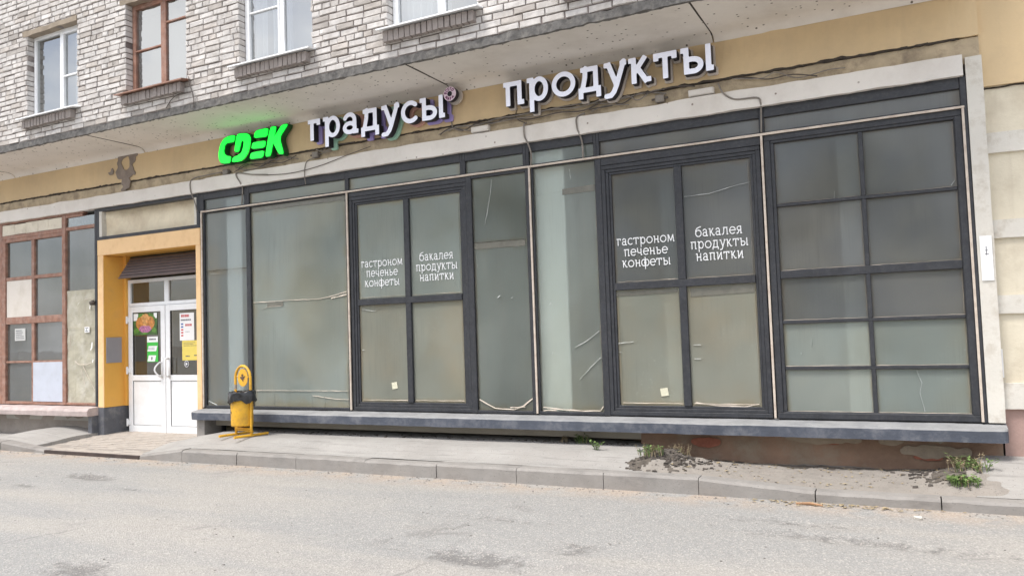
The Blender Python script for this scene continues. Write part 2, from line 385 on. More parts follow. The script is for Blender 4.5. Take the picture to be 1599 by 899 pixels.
# ------------------------------------------------------------------ stroke lettering (slab face, x-height = 1)
def E(cx, cy, rx, ry, a0, a1, n=20):
    return [(cx+rx*math.cos(R(a0+(a1-a0)*i/n)), cy+ry*math.sin(R(a0+(a1-a0)*i/n))) for i in range(n+1)]
def glyphs(w):
    h = w/2; t = 1-h; S = lambda *p: ('s', [(p[i], p[i+1]) for i in range(0, len(p), 2)])
    A = lambda pts: ('a', pts)
    G = {
     'г': ([S(.22, 0, .22, 1), S(0, t, .68, t), S(.68-h, 1, .68-h, .7)], .74),
     'р': ([S(.2, -.4, .2, 1), S(0, t, .2, t), A(E(.53, .5, .37-h+.02, .5-h, 0, 360, 40))], .98),
     'а': ([A(E(.36, .64, .26, .36-h, 155, 0)), S(.62, .66, .62, 0), S(.62, h, .82, h), A(E(.36, .3, .27, .3-h, 0, 360, 36))], .86),
     'д': ([S(.1, t, .8, t), A([(.3, .95), (.28, .6), (.2, .25), (.14, h)]), S(.72, h, .72, 1), S(0, h, .92, h), S(h, w, h, -.24), S(.92-h, w, .92-h, -.24)], .98),
     'у': ([S(.14, 1, .46, .1), S(-.02, t, .26, t), S(.62, t, .88, t), A([(.77, .96), (.46, .06), (.36, -.16), (.24, -.29), (.06, -.3)])], .86),
     'с': ([A(E(.46, .5, .46-h, .5-h, 48, 312, 30))], .82),
     'ы': ([S(.2, 0, .2, 1), S(0, t, .2, t), A([(.2, .62-h+.02), (.46, .62-h+.02)]+E(.46, .31, .26, .31-h+.01, 85, -85, 16)+[(.2, h)]), S(1.0, 0, 1.0, 1), S(1.0, h, 1.18, h)], 1.2),
     'п': ([S(.2, 0, .2, 1), S(0, t, .82, t), S(.72, 0, .72, 1), S(.72, h, .92, h)], .96),
     'о': ([A(E(.5, .5, .5-h, .5-h, 0, 360, 44))], 1.02),
     'к': ([S(.2, 0, .2, 1), S(0, t, .2, t), S(.22, .42, .66, 1), S(.36, .56, .70, 0), S(.64, h, .86, h)], .86),
     'т': ([S(.44, 0, .44, 1), S(0, t, .88, t), S(h, 1, h, .7), S(.88-h, 1, .88-h, .7)], .92),
     'н': ([S(.2, 0, .2, 1), S(0, t, .2, t), S(.2, .5, .72, .5), S(.72, 0, .72, 1), S(.72, h, .9, h)], .94),
     'м': ([S(.12, 0, .22, 1), S(.02, t, .22, t), S(.2, 1, .56, .12), S(.56, .12, .9, 1), S(.9, 1, .98, 0), S(.96, h, 1.12, h)], 1.14),
     'е': ([A([(.1, .52), (.84, .52)]), A(E(.48, .5, .48-h, .5-h, 0, 312, 32))], .92),
     'ч': ([A([(.14, 1), (.14, .62)]+E(.4, .62, .26, .26, 180, 270, 8)+[(.68, .36)]), S(.68, 0, .68, 1), S(.68, h, .86, h)], .9),
     'ь': ([S(.2, 0, .2, 1), S(0, t, .2, t), A([(.2, .62-h), (.46, .62-h)]+E(.46, .31, .26, .31-h, 85, -85, 16)+[(.2, h)])], .82),
     'ф': ([S(.62, -.38, .62, 1.3), A(E(.38, .5, .34, .5-h, 0, 360, 30)), A(E(.86, .5, .34, .5-h, 0, 360, 30))], 1.26),
     'б': ([A(E(.48, .46, .48-h, .46-h+.02, 0, 360, 36)), A([(h, .46), (.1, .9), (.3, 1.14), (.82, 1.3)])], .98),
     'л': ([S(.2, t, .84, t), A([(.32, .95), (.28, .4), (.2, .12), (.04, .06)]), S(.76, 0, .76, 1), S(.76, h, .94, h)], .98),
     'я': ([S(.66, 0, .66, 1), A([(.66, t), (.4, t)]+E(.38, .7, .24, .3-h, 90, 270, 12)+[(.66, .4+h)]), S(.42, .42, .16, 0), S(.02, h, .2, h), S(.66, h, .84, h)], .86),
     'и': ([S(.2, 0, .2, 1), S(0, t, .2, t), S(.2, .06, .72, .94), S(.72, 0, .72, 1), S(.72, h, .9, h)], .94),
     'В': ([S(.1, 0, .1, 1.3), A([(.1, 1.22), (.5, 1.18), (.55, .95), (.45, .7), (.1, .68)]), A([(.45, .68), (.64, .5), (.62, .2), (.48, .08), (.1, .08)])], .8),
     'С': ([A(E(.46, .65, .4, .58, 48, 312, 24))], .82), 'Е': ([S(.1, 0, .1, 1.3), S(.1, 1.22, .6, 1.22), S(.1, .65, .55, .65), S(.1, .08, .6, .08)], .72),
     'Г': ([S(.1, 0, .1, 1.3), S(.1, 1.22, .6, 1.22)], .66), 'О': ([A(E(.48, .65, .42, .58, 0, 360, 28))], 1.0),
     'М': ([S(.1, 0, .1, 1.3), S(.1, 1.3, .5, .4), S(.5, .4, .9, 1.3), S(.9, 0, .9, 1.3)], 1.02),
     'И': ([S(.1, 0, .1, 1.3), S(.1, .1, .7, 1.2), S(.7, 0, .7, 1.3)], .82), 'Р': ([S(.1, 0, .1, 1.3), A([(.1, 1.22), (.5, 1.18), (.62, .9), (.5, .62), (.1, .6)])], .74),
     'А': ([S(.0, 0, .4, 1.3), S(.4, 1.3, .8, 0), S(.15, .42, .65, .42)], .84),
    }
    return G
def sdf(strokes, w):
    def fn(X, Y):
        d = np.full(X.shape, 9.)
        for kind, pts in strokes:
            for (ax, ay), (bx, by) in zip(pts[:-1], pts[1:]):
                ux, uy = bx-ax, by-ay; ln = math.hypot(ux, uy)
                if ln < 1e-9: continue
                ux, uy = ux/ln, uy/ln; px, py = X-ax, Y-ay
                s = px*ux+py*uy; n = np.abs(-px*uy+py*ux)
                if kind == 's':
                    dx = np.abs(s-ln/2)-ln/2; dy = n-w/2
                    e = np.minimum(np.maximum(dx, dy), 0)+np.hypot(np.maximum(dx, 0), np.maximum(dy, 0))
                else:
                    c = np.clip(s, 0, ln); e = np.hypot(px-c*ux, py-c*uy)-w/2
                d = np.minimum(d, e)
        return d
    return fn
GC = {}
def glyph(ch, w, res, iso=0.):
    k = (ch, w, res, iso)
    if k not in GC:
        st, adv = glyphs(w)[ch]
        GC[k] = ([simplify(l, .02) for l in contour(sdf(st, w), -.35, 1.6, -.75, 1.65, res, iso)], adv)
    return GC[k]
def word_width(txt, sp, w): G = glyphs(w); return sum(G[c][1]+sp for c in txt)-sp

# ================================================================== THE SETTING
def roadz(x, y):
    e = max(0., min(1., (-1.25-y)/.4))
    return (.02*nz(x, y, 0, .5)+.008*nz(x, y, 3, 2.2)+.003*nz(x, y, 7, 9))*e
mb = MB(); mb.grid([-300, 300], [-300, 300], lambda x, y: -.35)
struct(mb.build('ground', M_dirt, fixn=False))

def road_material():
    m = bpy.data.materials.new('dusty_asphalt'); m.use_nodes = True; N = m.node_tree.nodes; L = m.node_tree.links
    b = N['Principled BSDF']; b.inputs['Roughness'].default_value = .95; b.inputs['Specular IOR Level'].default_value = .25
    geo = N.new('ShaderNodeNewGeometry'); P = geo.outputs['Position']
    def noi(sc, det=6, ro=.6, st=None):
        n = N.new('ShaderNodeTexNoise'); n.inputs['Scale'].default_value = sc; n.inputs['Detail'].default_value = det; n.inputs['Roughness'].default_value = ro
        if st:
            mp = N.new('ShaderNodeMapping'); mp.inputs['Scale'].default_value = st; L.new(P, mp.inputs[0]); L.new(mp.outputs[0], n.inputs['Vector'])
        else: L.new(P, n.inputs['Vector'])
        return n.outputs['Fac']
    def rng(f, a, b_, c=0., d=1.):
        r = N.new('ShaderNodeMapRange'); r.interpolation_type = 'SMOOTHSTEP'
        for i, v in enumerate((a, b_, c, d)): r.inputs[i+1].default_value = v
        L.new(f, r.inputs[0]); return r.outputs[0]
    def mix(f, a, c, mode='MIX'):
        x = N.new('ShaderNodeMix'); x.data_type = 'RGBA'; x.blend_type = mode
        for s, v in ((0, f), (6, a), (7, c)):
            if isinstance(v, (int, float)): x.inputs[s].default_value = v
            elif isinstance(v, tuple): x.inputs[s].default_value = (*v, 1)
            else: L.new(v, x.inputs[s])
        return x.outputs[2]
    # wheel-worn grey bands running along the street, dust between them and along the kerb
    c = mix(rng(noi(.55, 5, .55, (.35, 1.6, 1)), .40, .62), (.32, .315, .302), (.385, .362, .33))
    sep = N.new('ShaderNodeSeparateXYZ'); L.new(P, sep.inputs[0])
    kd = rng(sep.outputs[1], -1.75, -1.2); 
    mm = N.new('ShaderNodeMath'); mm.operation = 'MULTIPLY'; L.new(kd, mm.inputs[0]); L.new(rng(noi(3, 6), .35, .6), mm.inputs[1])
    c = mix(mm.outputs[0], c, (.42, .345, .28))
    c = mix(rng(noi(1.6, 8, .7), .55, .72, 0, .6), c, (.30, .285, .27))
    c = mix(rng(noi(1.1, 9, .75, (.5, 1.5, 1)), .64, .72, 0, .4), c, (.21, .20, .19))
    wa = N.new('ShaderNodeAttribute'); wa.attribute_name = 'wear'
    ad2 = N.new('ShaderNodeMath'); ad2.operation = 'MULTIPLY_ADD'; L.new(noi(9, 8, .75), ad2.inputs[0]); ad2.inputs[1].default_value = 1.1; L.new(wa.outputs['Fac'], ad2.inputs[2])
    c = mix(rng(ad2.outputs[0], .88, 1.12, 0, .8), c, (.16, .152, .145))
    ve = N.new('ShaderNodeTexVoronoi'); ve.feature = 'DISTANCE_TO_EDGE'; ve.inputs['Scale'].default_value = .55
    wv = N.new('ShaderNodeMix'); wv.data_type = 'RGBA'; wv.blend_type = 'ADD'; wv.inputs[0].default_value = .35; L.new(P, wv.inputs[6])
    nn = N.new('ShaderNodeTexNoise'); nn.inputs['Scale'].default_value = 2.2; nn.inputs['Detail'].default_value = 7; L.new(P, nn.inputs['Vector']); L.new(nn.outputs['Color'], wv.inputs[7]); L.new(wv.outputs[2], ve.inputs['Vector'])
    ck = N.new('ShaderNodeMath'); ck.operation = 'MULTIPLY'; L.new(rng(ve.outputs['Distance'], .004, .014, 1, 0), ck.inputs[0]); L.new(rng(noi(.8, 3), .55, .65, 0, .4), ck.inputs[1])
    c = mix(ck.outputs[0], c, (.15, .142, .135))
    vo = N.new('ShaderNodeTexVoronoi'); vo.inputs['Scale'].default_value = 95; L.new(P, vo.inputs['Vector'])
    sc = N.new('ShaderNodeSeparateColor'); L.new(vo.outputs['Color'], sc.inputs[0])
    c = mix(rng(sc.outputs[0], .0, 1., .0, .34), c, (.16, .155, .15))
    c = mix(rng(sc.outputs[1], .86, .9, 0, .5), c, (.52, .48, .44))
    c = mix(rng(noi(22, 5, .75), .56, .68, 0, .6), c, (.2, .19, .18))
    L.new(c, b.inputs['Base Color'])
    bp = N.new('ShaderNodeBump'); bp.inputs['Strength'].default_value = .5; bp.inputs['Distance'].default_value = .012
    ad = N.new('ShaderNodeMath'); L.new(noi(60, 6, .7), ad.inputs[0]); L.new(vo.outputs['Distance'], ad.inputs[1]); L.new(ad.outputs[0], bp.inputs['Height'])
    L.new(bp.outputs[0], b.inputs['Normal']); return m
M_road = road_material()
mb = MB()
xs = [-60, -40, -28, -22]+[-18+.09*i for i in range(int(22/.09))]+[4, 8, 16, 30, 60]
ys = [-60, -30, -16, -11, -9]+[-8+.075*i for i in range(int(7/.075)+1)]
dents = [(-11.6, -2.0, .5, .14, -.03), (-10.4, -2.5, .35, .10, -.022), (-8.7, -2.25, .5, .12, -.03), (-8.9, -2.85, .3, .07, -.02), (-7.5, -2.6, .25, .06, -.02),
         (-5.2, -4.75, .3, .2, -.025), (-2.75, -3.55, .45, .16, -.03), (-2.2, -3.1, .2, .2, -.02), (-.9, -1.9, .9, .12, -.012), (-3.2, -2.5, .8, .1, -.012), (-.4, -2.3, 1.2, .14, -.015)]
def roadz2(x, y):
    z = roadz(x, y)
    for a, b, sx, sy, d in dents:
        q = ((x-a)/sx)**2+((y-b+.25*(x-a)*.3)/sy)**2
        if q < 6: z += d*math.exp(-q)*(1+.8*nz(x, y, 5, 9))
    return z
mb.grid(xs, ys, roadz2)
rd = mb.build('road', M_road, smooth=True, fixn=False); struct(rd)
at = rd.data.attributes.new('wear', 'FLOAT', 'POINT')
def wear(x, y):
    v = 0
    for a, b, sx, sy, d in dents:
        q = ((x-a)/(sx*1.5))**2+((y-b+.08*(x-a))/(sy*1.7))**2
        if q < 8: v = max(v, .55*math.exp(-q)*(.6-d*16))
    return v
at.data.foreach_set('value', [wear(v[0], v[1]) for v in mb.v])

# kerb of single stones with open joints
def kerbh(x):
    if x < -12.35: return .13
    if x < -11.25: return .13-(x+12.35)/1.1*.09
    if x < -9.25: return .04
    if x < -8.45: return .05+(x+9.25)/.8*.10
    if x < -1.82: return .15
    if x < -.82: return .15-(x+1.82)*.06
    return .09
mb = MB()
J = [-40, -20, -16.2, -15.2, -14.2, -13.3, -12.35, -11.27]+[-9.25, -8.45, -7.5, -6.55, -5.55, -4.6, -3.65, -2.72, -1.81, -.82, .12, 1.1, 2.1, 3.1, 5, 20, 40]
for a, b in zip(J[:-1], J[1:]):
    if a == -11.27: continue
    k = max(2, int((b-a)/.1)) if b-a < 3 else 2; n0 = len(mb.v); y0 = -1.15+random.uniform(-.006, .006); dz = random.uniform(-.006, .006)
    g = random.uniform(.002, .005)
    xx = [a+g+(b-a-2*g)*i/(k-1) for i in range(k)]
    for x in xx:
        h = kerbh(x)+dz; wob = .004*nz(x, a, 0, 9); ch = .022+.008*nz(x, 1, 2, 6)
        for y, z in ((y0+wob, -.3), (y0+wob, h-ch), (y0+ch+wob, h), (y0+.15, h+.003), (y0+.15, -.3)): mb.v.append((x, y, z))
    for i in range(k-1):
        for j in range(4): mb.f.append((n0+i*5+j, n0+i*5+j+1, n0+i*5+j+6, n0+i*5+j+5)); mb.mi.append(0)
    mb.f.append((n0, n0+1, n0+2, n0+3, n0+4)); mb.f.append(tuple(n0+(k-1)*5+q for q in (4, 3, 2, 1, 0))); mb.mi += [0, 0]
struct(mb.build('kerb', M_kerb))

def lerp(a, b, t): t = max(0, min(1, t)); t = t*t*(3-2*t); return a+(b-a)*t
def pavz(x, y):
    zk = kerbh(x)+.004; zw = lerp(.13, .25, (x+9.45)/.75)
    return lerp(zk, zw, (y+1.02)/.55)+.006*nz(x, y, 1, 1.6)+.003*nz(x, y, 4, 7)
def fr(a, b, st): k = max(1, int(round((b-a)/st))); return [a+(b-a)*i/k for i in range(k+1)]
mb = MB(); xs = fr(-9.42, -2.55, .08); ys = fr(-1.0, .48, .065); n0 = len(mb.v); mb.grid(xs, ys, pavz)
# broken end of the slab: crumbles down to the dirt
nx = len(xs)
for j, y in enumerate(ys):
    i = nx-1; x, yy, z = mb.v[n0+j*nx+i]
    mb.v[n0+j*nx+i] = (x+.25*nz(0, y, 9, 4)-.25*(y+.3), yy, z)
    mb.v[n0+j*nx+i-1] = (x-.1+.2*nz(0, y, 9, 4)-.25*(y+.3), yy, z)
last = [n0+j*nx+nx-1 for j in range(len(ys))]
nb_ = len(mb.v)
for q in last: x, y, z = mb.v[q]; mb.v.append((x+.05+.03*nz(x, y, 2, 9), y, -.05))
for j in range(len(ys)-1): mb.f.append((last[j], nb_+j, nb_+j+1, last[j+1])); mb.mi.append(0)
struct(mb.build('pavement', M_concrete, smooth=False, fixn=False))
def pavl(x, y):
    zk = kerbh(x)+.004; zw = lerp(.05, .21, (x+13.6)/1.0) if x < -12.5 else lerp(.21, .13, (x+12.5)/.9)
    return lerp(zk, zw, (y+1.02)/.7)+.006*nz(x, y, 1, 1.6)
mb = MB(); mb.grid([-40, -25, -18]+fr(-16, -11.70, .1)+[-11.699], fr(-1.0, .3, .065), lambda x, y: pavl(x, y) if x < -11.6995 else -.05)
struct(mb.build('side_pavement', M_concrete, fixn=False))
mb = MB()
def pavr(x, y): return lerp(kerbh(x)+.004, .26, (y+1.02)/1.1)+.004*nz(x, y, 1, 2)
xs = fr(.42, 4, .1)+[8, 20, 40]; ys = fr(-1.0, .3, .07); n0 = 0; mb.grid(xs, ys, pavr)
nx = len(xs)
for j, y in enumerate(ys):
    x, yy, z = mb.v[j*nx]; mb.v[j*nx] = (x-.05+.06*nz(0, y, 3, 6)+.1*(y+1), yy, z)
nb_ = len(mb.v)
for j in range(len(ys)): x, y, z = mb.v[j*nx]; mb.v.append((x-.02, y, -.05))
for j in range(len(ys)-1): mb.f.append((j*nx, (j+1)*nx, nb_+j+1, nb_+j)); mb.mi.append(0)
struct(mb.build('far_pavement', M_concrete, fixn=False))
# bare dirt between
def dirtz(x, y):
    base = lerp(kerbh(x)-.005, .10, (y+1.05)/.9)
    heap = .14*math.exp(-((x+2.35)/.28)**2-((y+.55)/.4)**2)+.06*math.exp(-((x+1.95)/.4)**2-((y+.4)/.35)**2)+.10*math.exp(-((x-.33)/.28)**2-((y+.45)/.5)**2)
    e = max(0, min(1, (y+1.0)/.16))
    return base+e*(heap*(1+.5*nz(x, y, 2, 9))+.018*nz(x, y, 1, 3)+.01*nz(x, y, 5, 12))
mb = MB(); mb.grid(fr(-2.9, .62, .04), fr(-1.012, .2, .04), dirtz)
struct(mb.build('dirt_verge', M_dirt, fixn=False))
M_soil = mat('dark_soil', (.10, .085, .07), 1, .4, 12, 1, 50, dirt=((.2, .175, .15), .6, 9))
mb = MB()
def soilmask(x, y):
    a = math.hypot((x+2.42)/.34, (y+.55)/.42)-1; b = math.hypot((x-.30)/.22, (y+.38)/.36)-1; c = math.hypot((x+1.0)/2.2, (y-.06)/.13)-1
    return min(a, b, c)+.7*nz(x, y, 3, 6)+.5*nz(x, y, 8, 17) < 0
st = .022
for i in range(int(3.1/st)):
    for j in range(int(1.0/st)):
        x, y = -2.75+i*st, -.97+j*st
        if soilmask(x+st/2, y+st/2):
            mb.face([(a, b, dirtz(a, b)+.006) for a, b in ((x, y), (x+st, y), (x+st, y+st), (x, y+st))])
struct(mb.build('soil_patch', M_soil, fixn=False))
# entrance ramp of small paving blocks
def rampz(x, y): return lerp(.035, .115, (y+1.2)/1.6)
mb = MB()
y = -1.13; row = 0
while y < .46:
    x = -11.75+(row % 2)*.1
    while x < -9.3:
        z = rampz(x, y)+random.uniform(-.002, .002)
        mb.box(x+.0015, x+.1985, y+.0015, y+.0985, z-.06, z, 0, .0015); x += .2
    y += .1; row += 1
ramp = mb.build('entrance_ramp', M_tile); struct(ramp)
mb = MB(); mb.grid([-11.76, -9.28], [-1.14, .46], lambda x, y: rampz(x, y)-.008)
struct(mb.build('ramp_bed', M_dirt, fixn=False))
mb = MB(); mb.box(-11.27, -9.25, -1.17, -1.135, -.05, .048)
tag(mb.build('edge_strip', mat('dark_steel', (.05, .035, .03), .7, .3, 9), bevel=.004), 'dark steel strip edging the foot of the entrance ramp', 'edging')

# ================================================================== THE BUILDING
B = thing('apartment_building', (-5, 0, 0), 'white brick apartment block with an overhanging upper floor above the ground floor shop', 'building')
OPEN = [(-11.85, -10.66), (-9.6, -8.41), (-7.45, -6.27), (-5.15, -3.98), (-2.95, -1.78), (-14.1, -12.95)]
ZS, ZT = 5.0, 6.28
YW = -1.05
# ---- bricks
mb = MB(); rnd = random.Random(3)
def addbrick(x0, x1, z0, z1, d=.13):
    j = lambda a: rnd.uniform(-a, a)
    yf = YW+j(.006); e = .006; n = len(mb.v)
    for (x, z) in ((x0, z0), (x1, z0), (x1, z1), (x0, z1)): mb.v.append((x+j(.003), YW+d, z+j(.003)))
    for (x, z) in ((x0, z0), (x1, z0), (x1, z1), (x0, z1)): mb.v.append((x+j(.004), yf+.008, z+j(.004)))
    for (x, z) in ((x0+e, z0+e), (x1-e, z0+e), (x1-e, z1-e), (x0+e, z1-e)): mb.v.append((x+j(.007), yf+j(.005), z+j(.006)))
    for q in range(4):
        r = (q+1) % 4
        mb.f.append((n+q, n+r, n+4+r, n+4+q)); mb.f.append((n+4+q, n+4+r, n+8+r, n+8+q)); mb.mi += [0, 0]
    mb.f.append((n+8, n+9, n+10, n+11)); mb.mi.append(0)
zc = 4.665; course = 0; CH = .0775
while zc < 7.6:
    z0, z1 = zc+.0065, zc+CH-.0065
    kind = 'H' if course % 6 == 4 else 'S'
    x = -18-rnd.uniform(0, .26)+(.13 if course % 2 else 0)
    while x < .67:
        if kind == 'H': L_ = .126
        else: L_ = .256 if rnd.random() > .17 else .126
        a, b = x+.0065, min(x+L_-.0065, .67)
        segs = [(a, b)]
        if zc+CH*.6 > ZS and zc+CH*.4 < ZT:
            for p, q in OPEN:
                ns = []
                for s, t in segs:
                    if t <= p or s >= q: ns.append((s, t))
                    else:
                        if s < p: ns.append((s, p+rnd.uniform(-.004, .004)))
                        if t > q: ns.append((q+rnd.uniform(-.004, .004), t))
                segs = ns
        for s, t in segs:
            if t-s > .010: addbrick(s, t, z0+rnd.uniform(-.002, .002), z1+rnd.uniform(-.002, .002))
        x += L_
    zc += CH; course += 1
brick = mb.build('brick_wall', M_brick, B)
mb = MB()
def mort(x0, x1, z0, z1): mb.box(x0, x1, YW+.014, YW+.14, z0, z1)
mort(-18.2, .668, 4.66, ZS); mort(-18.2, .668, ZT, 7.6)
xo = -18.2
for p, q in sorted(OPEN)+[(.668, .668)]: mort(xo, p-.012 if p < .6 else p, ZS, ZT); xo = q+.012
mb.build('mortar_joints', M_mortar, brick)
mb = MB()                                   # structure behind the bricks: side and back walls, roof
mb.box(-18.2, .66, 6.0, 6.2, 0, 8.0); mb.box(-18.2, -18.0, -.9, 6.0, 4.7, 8.0); mb.box(.45, .66, -.9, 6.0, 4.7, 8.0)
mb.box(-18.2, .66, -.9, 6.2, 8.0, 8.2)
mb.build('rear_wall', M_room, B)
mb = MB(); mb.box(-18.0, .44, -.88, 5.9, 4.66, 4.8); mb.build('upper_floor', M_roomfl, B)
mb = MB(); mb.box(-18.0, .44, 2.2, 2.3, 4.81, 7.99); mb.build('upper_room_wall', M_room, B)
# ---- slab edge, soffit slabs
mb = MB(); mb.roughbar(-18.2, .67, [(YW+.006, 4.566), (YW+.008, 4.66), (YW+.05, 4.66), (YW+.04, 4.562)], .035, .006, sc=9)
mb.build('slab_edge', M_slabedge, B)
SJ = [-18.2, -13.9, -10.55, -4.95, -1.72, .67]
for a, b in zip(SJ[:-1], SJ[1:]):
    mb = MB(); dz = random.uniform(-.004, .004)
    xs = fr(a+.008, b-.008, .25); ys = fr(YW+.03, -.16, .09)
    n0 = 0; mb.grid(xs, ys, lambda x, y: 4.572+dz+.003*nz(x, y, 2, 2))
    # cove down to the wall
    cov = [(-.16, 0), (-.11, -.004), (-.06, -.018), (-.025, -.04), (-.003, -.075)]
    mb.grid(xs, [c[0] for c in cov], lambda x, y: 4.572+dz+.003*nz(x, -.16, 2, 2)*(0 if y > -.15 else 1)+[c[1] for c in cov if abs(c[0]-y) < 1e-6][0])
    for f in range(len(mb.f)): mb.f[f] = tuple(reversed(mb.f[f]))
    mb.build('soffit_slab', M_soffit, B, smooth=True, fixn=False)
mb = MB(); mb.box(-18.2, .66, YW+.06, .3, 4.60, 4.655); mb.build('slab_core', M_slabedge, B)
for x in SJ[1:-1]: mb = MB(); mb.roughbar(x-.012, x+.012, [(YW+.03, 4.571), (YW+.03, 4.59), (-.05, 4.59), (-.05, 4.571)], .012, .002); mb.build('slab_joint', M_crack, B)
# ---- ochre frieze, dark crack line, lower strip, beam
mb = MB(); mb.roughbar(-18.2, .674, [(0, 4.10), (0, 4.58), (.28, 4.58), (.28, 4.10)], .09, .005); mb.build('frieze', M_ochre, B)
mb = MB(); mb.roughbar(-18.2, .52, [(-.004, 4.083), (-.004, 4.10), (.2, 4.10), (.2, 4.083)], .04, .008, sc=9); mb.build('crack_line', M_crack, B)
mb = MB(); mb.roughbar(-18.2, .674, [(.022, 3.85), (.022, 4.083), (.28, 4.083), (.28, 3.85)], .09, .004); mb.build('frieze_foot', M_ochre2, B)
mb = MB(); mb.roughbar(-18.2, .53, [(-.055, 3.732), (-.055, 3.925), (.12, 3.935), (.12, 3.732)], .08, .005, sc=3)
mb.build('fascia_beam', M_beam, B)
# ragged plaster scar with the paint left in its middle
def scar(X, Y):
    d = np.zeros(X.shape)
    for j in range(X.shape[0]):
        for i in range(X.shape[1]):
            x, y = X[j, i], Y[j, i]
            r = math.hypot(x/1.0, (y-.28)/1.15)
            a = r-.24+.10*nz(x, y, 1, 6)+.05*nz(x, y, 2, 15)
            a = min(a, max(abs(x-.0+.04*nz(x, y, 3, 9))-.10, abs(y)-.17)+.05*nz(x, y, 2, 14))
            a = min(a, math.hypot(x+.37, y-.18)-.05+.06*nz(x, y, 7, 14))
            hole = .10-math.hypot((x-.01)/1.0, (y-.29)/1.15)+.04*nz(x, y, 5, 11)
            d[j, i] = max(a, hole, y-.47)
    return d
lp = contour(scar, -.6, .6, -.22, .6, 70)
solid(lp, .006, 'plaster_scar', lambda x, y, z: (-11.0+x*.95, -.007-z, 4.12+y*.93), [mat('scar_plaster', (.25, .205, .175), .95, .2, 8, .5, 40)], B)

# ---- shop glazing
def pane(x0, x1, z0, z1, m, parent, y=.035, wav=0):
    mb = MB(); mb.face([(x0, y, z0), (x1, y, z0), (x1, y, z1), (x0, y, z1)]); return mb.build('pane', m, parent, fixn=False)
def ribbon(mb, pts, wd, y=.028, taper=True):
    """thin strip lying on the glass: a scratch, a crease or the curled edge of the film"""
    k = len(pts); n0 = len(mb.v)
    for i, (x, z) in enumerate(pts):
        a = Vector(pts[max(i-1, 0)]); b = Vector(pts[min(i+1, k-1)]); t = (b-a).normalized(); nn = Vector((-t.y, t.x))
        ww = wd[i] if isinstance(wd, (list, tuple)) else wd*(.35+.65*math.sin(math.pi*(i+.5)/k) if taper else 1)
        for s in (-.5, .5): mb.v.append((x+nn.x*ww*s, y-(.006 if s < 0 else 0), z+nn.y*ww*s))
    for i in range(k-1): mb.f.append((n0+2*i, n0+2*i+2, n0+2*i+3, n0+2*i+1)); mb.mi.append(0)
YF0, YF1 = 0.0, .085
ZB, ZTR, ZTT = .56, 3.455, 3.735          # foot of the frames, trim strip, head under the beam
def window(name, rects, panes, dirt=None, label=None, trim=None, frm=M_frame, dp=(YF0, YF1), bars=()):
    mb = MB()
    for r in rects: mb.box(r[0], r[1], dp[0]+(r[4] if len(r) > 4 else 0), dp[1], r[2], r[3])
    o = mb.build(name, frm, B, bevel=.004)
    if label: o['label'] = label
    for (x0, x1, z0, z1, m) in panes: pane(x0, x1, z0, z1, m, o)
    return o
# transom lights (mullion positions)
TM = [(-9.39, -9.30), (-8.48, -8.39), (-6.66, -6.60), (-4.875, -4.80), (-4.01, -3.93), (-3.12, -3.05), (-1.305, -1.255), (.495, .54)]
for i in range(7):
    a0, a1 = TM[i]; b0, b1 = TM[i+1]
    rects = [(a1, b0, 3.625, ZTT, 0), (a1, b0, ZTR, 3.475, .004), (a0 if i == 0 else (a0+a1)/2, a1, ZTR, ZTT), (b0, b1 if i == 6 else (b0+b1)/2, ZTR, ZTT)]
    window('transom_window', rects, [(a1-.01, b0+.01, 3.47, 3.63, (G_filmb, G_film, G_film, G_filmc, G_filmc, G_filmd, G_filmd)[i])])
# trim strip and upright beads
mb = MB(); mb.roughbar(-9.335, .525, [(-.022, 3.437), (-.022, 3.457), (-.002, 3.457), (-.002, 3.437)], .2, .002)
mb.build('trim_strip', M_trim, B)
for x in (-9.33, -6.62, -3.925, -1.285, .51):
    mb = MB(); mb.box(x-.0105, x+.0105, -.02, -.002, .57, 3.436); mb.build('trim_bead', M_trim, B)
# film edge helper
def edges(o, paths, m=M_filmedge, name='film_edge', y=.028):
    for pts, wd in paths:
        mb = MB(); out = []
        for (a, b) in zip(pts[:-1], pts[1:]):
            k = max(2, int(math.hypot(b[0]-a[0], b[1]-a[1])/.05))
            for i in range(k): t = i/k; out.append((a[0]+(b[0]-a[0])*t, a[1]+(b[1]-a[1])*t))
        out.append(pts[-1])
        out = [(x+.006*nz(x, z, 1, 11), z+.006*nz(x, z, 5, 11)) for x, z in out]
        wl = [max(.0015, .62*wd*(.35+1.2*abs(nz(x, z, 9, 5)))) for x, z in out]
        ribbon(mb, out, wl, y); mb.build(name, m, o, fixn=False)
# P1 narrow light by the door
o = window('fixed_window', [(-9.40, -9.34, ZB, ZTR-.018), (-9.316, -9.29, ZB, ZTR-.018), (-9.29, -8.455, ZB, .595), (-9.29, -8.455, 3.42, ZTR-.018), (-8.455, -8.375, ZB, ZTR-.018)],
           [(-9.30, -8.45, 2.56, 3.43, G_filmb), (-9.30, -8.45, .585, 2.56, G_filmb)])
edges(o, [([(-9.28, 2.56), (-8.46, 2.565)], .012)], M_crack)
edges(o, [([(-9.28, 2.52), (-8.9, 2.51), (-8.46, 2.52)], .006), ([(-8.72, .66), (-8.62, .75), (-8.5, .78)], .012), ([(-9.2, 1.5), (-9.16, 1.56), (-9.19, 1.62)], .02), ([(-9.18, 1.3), (-9.15, 1.36)], .02), ([(-9.27, .66), (-9.1, .60)], .015)], M_scratch, 'scratches')
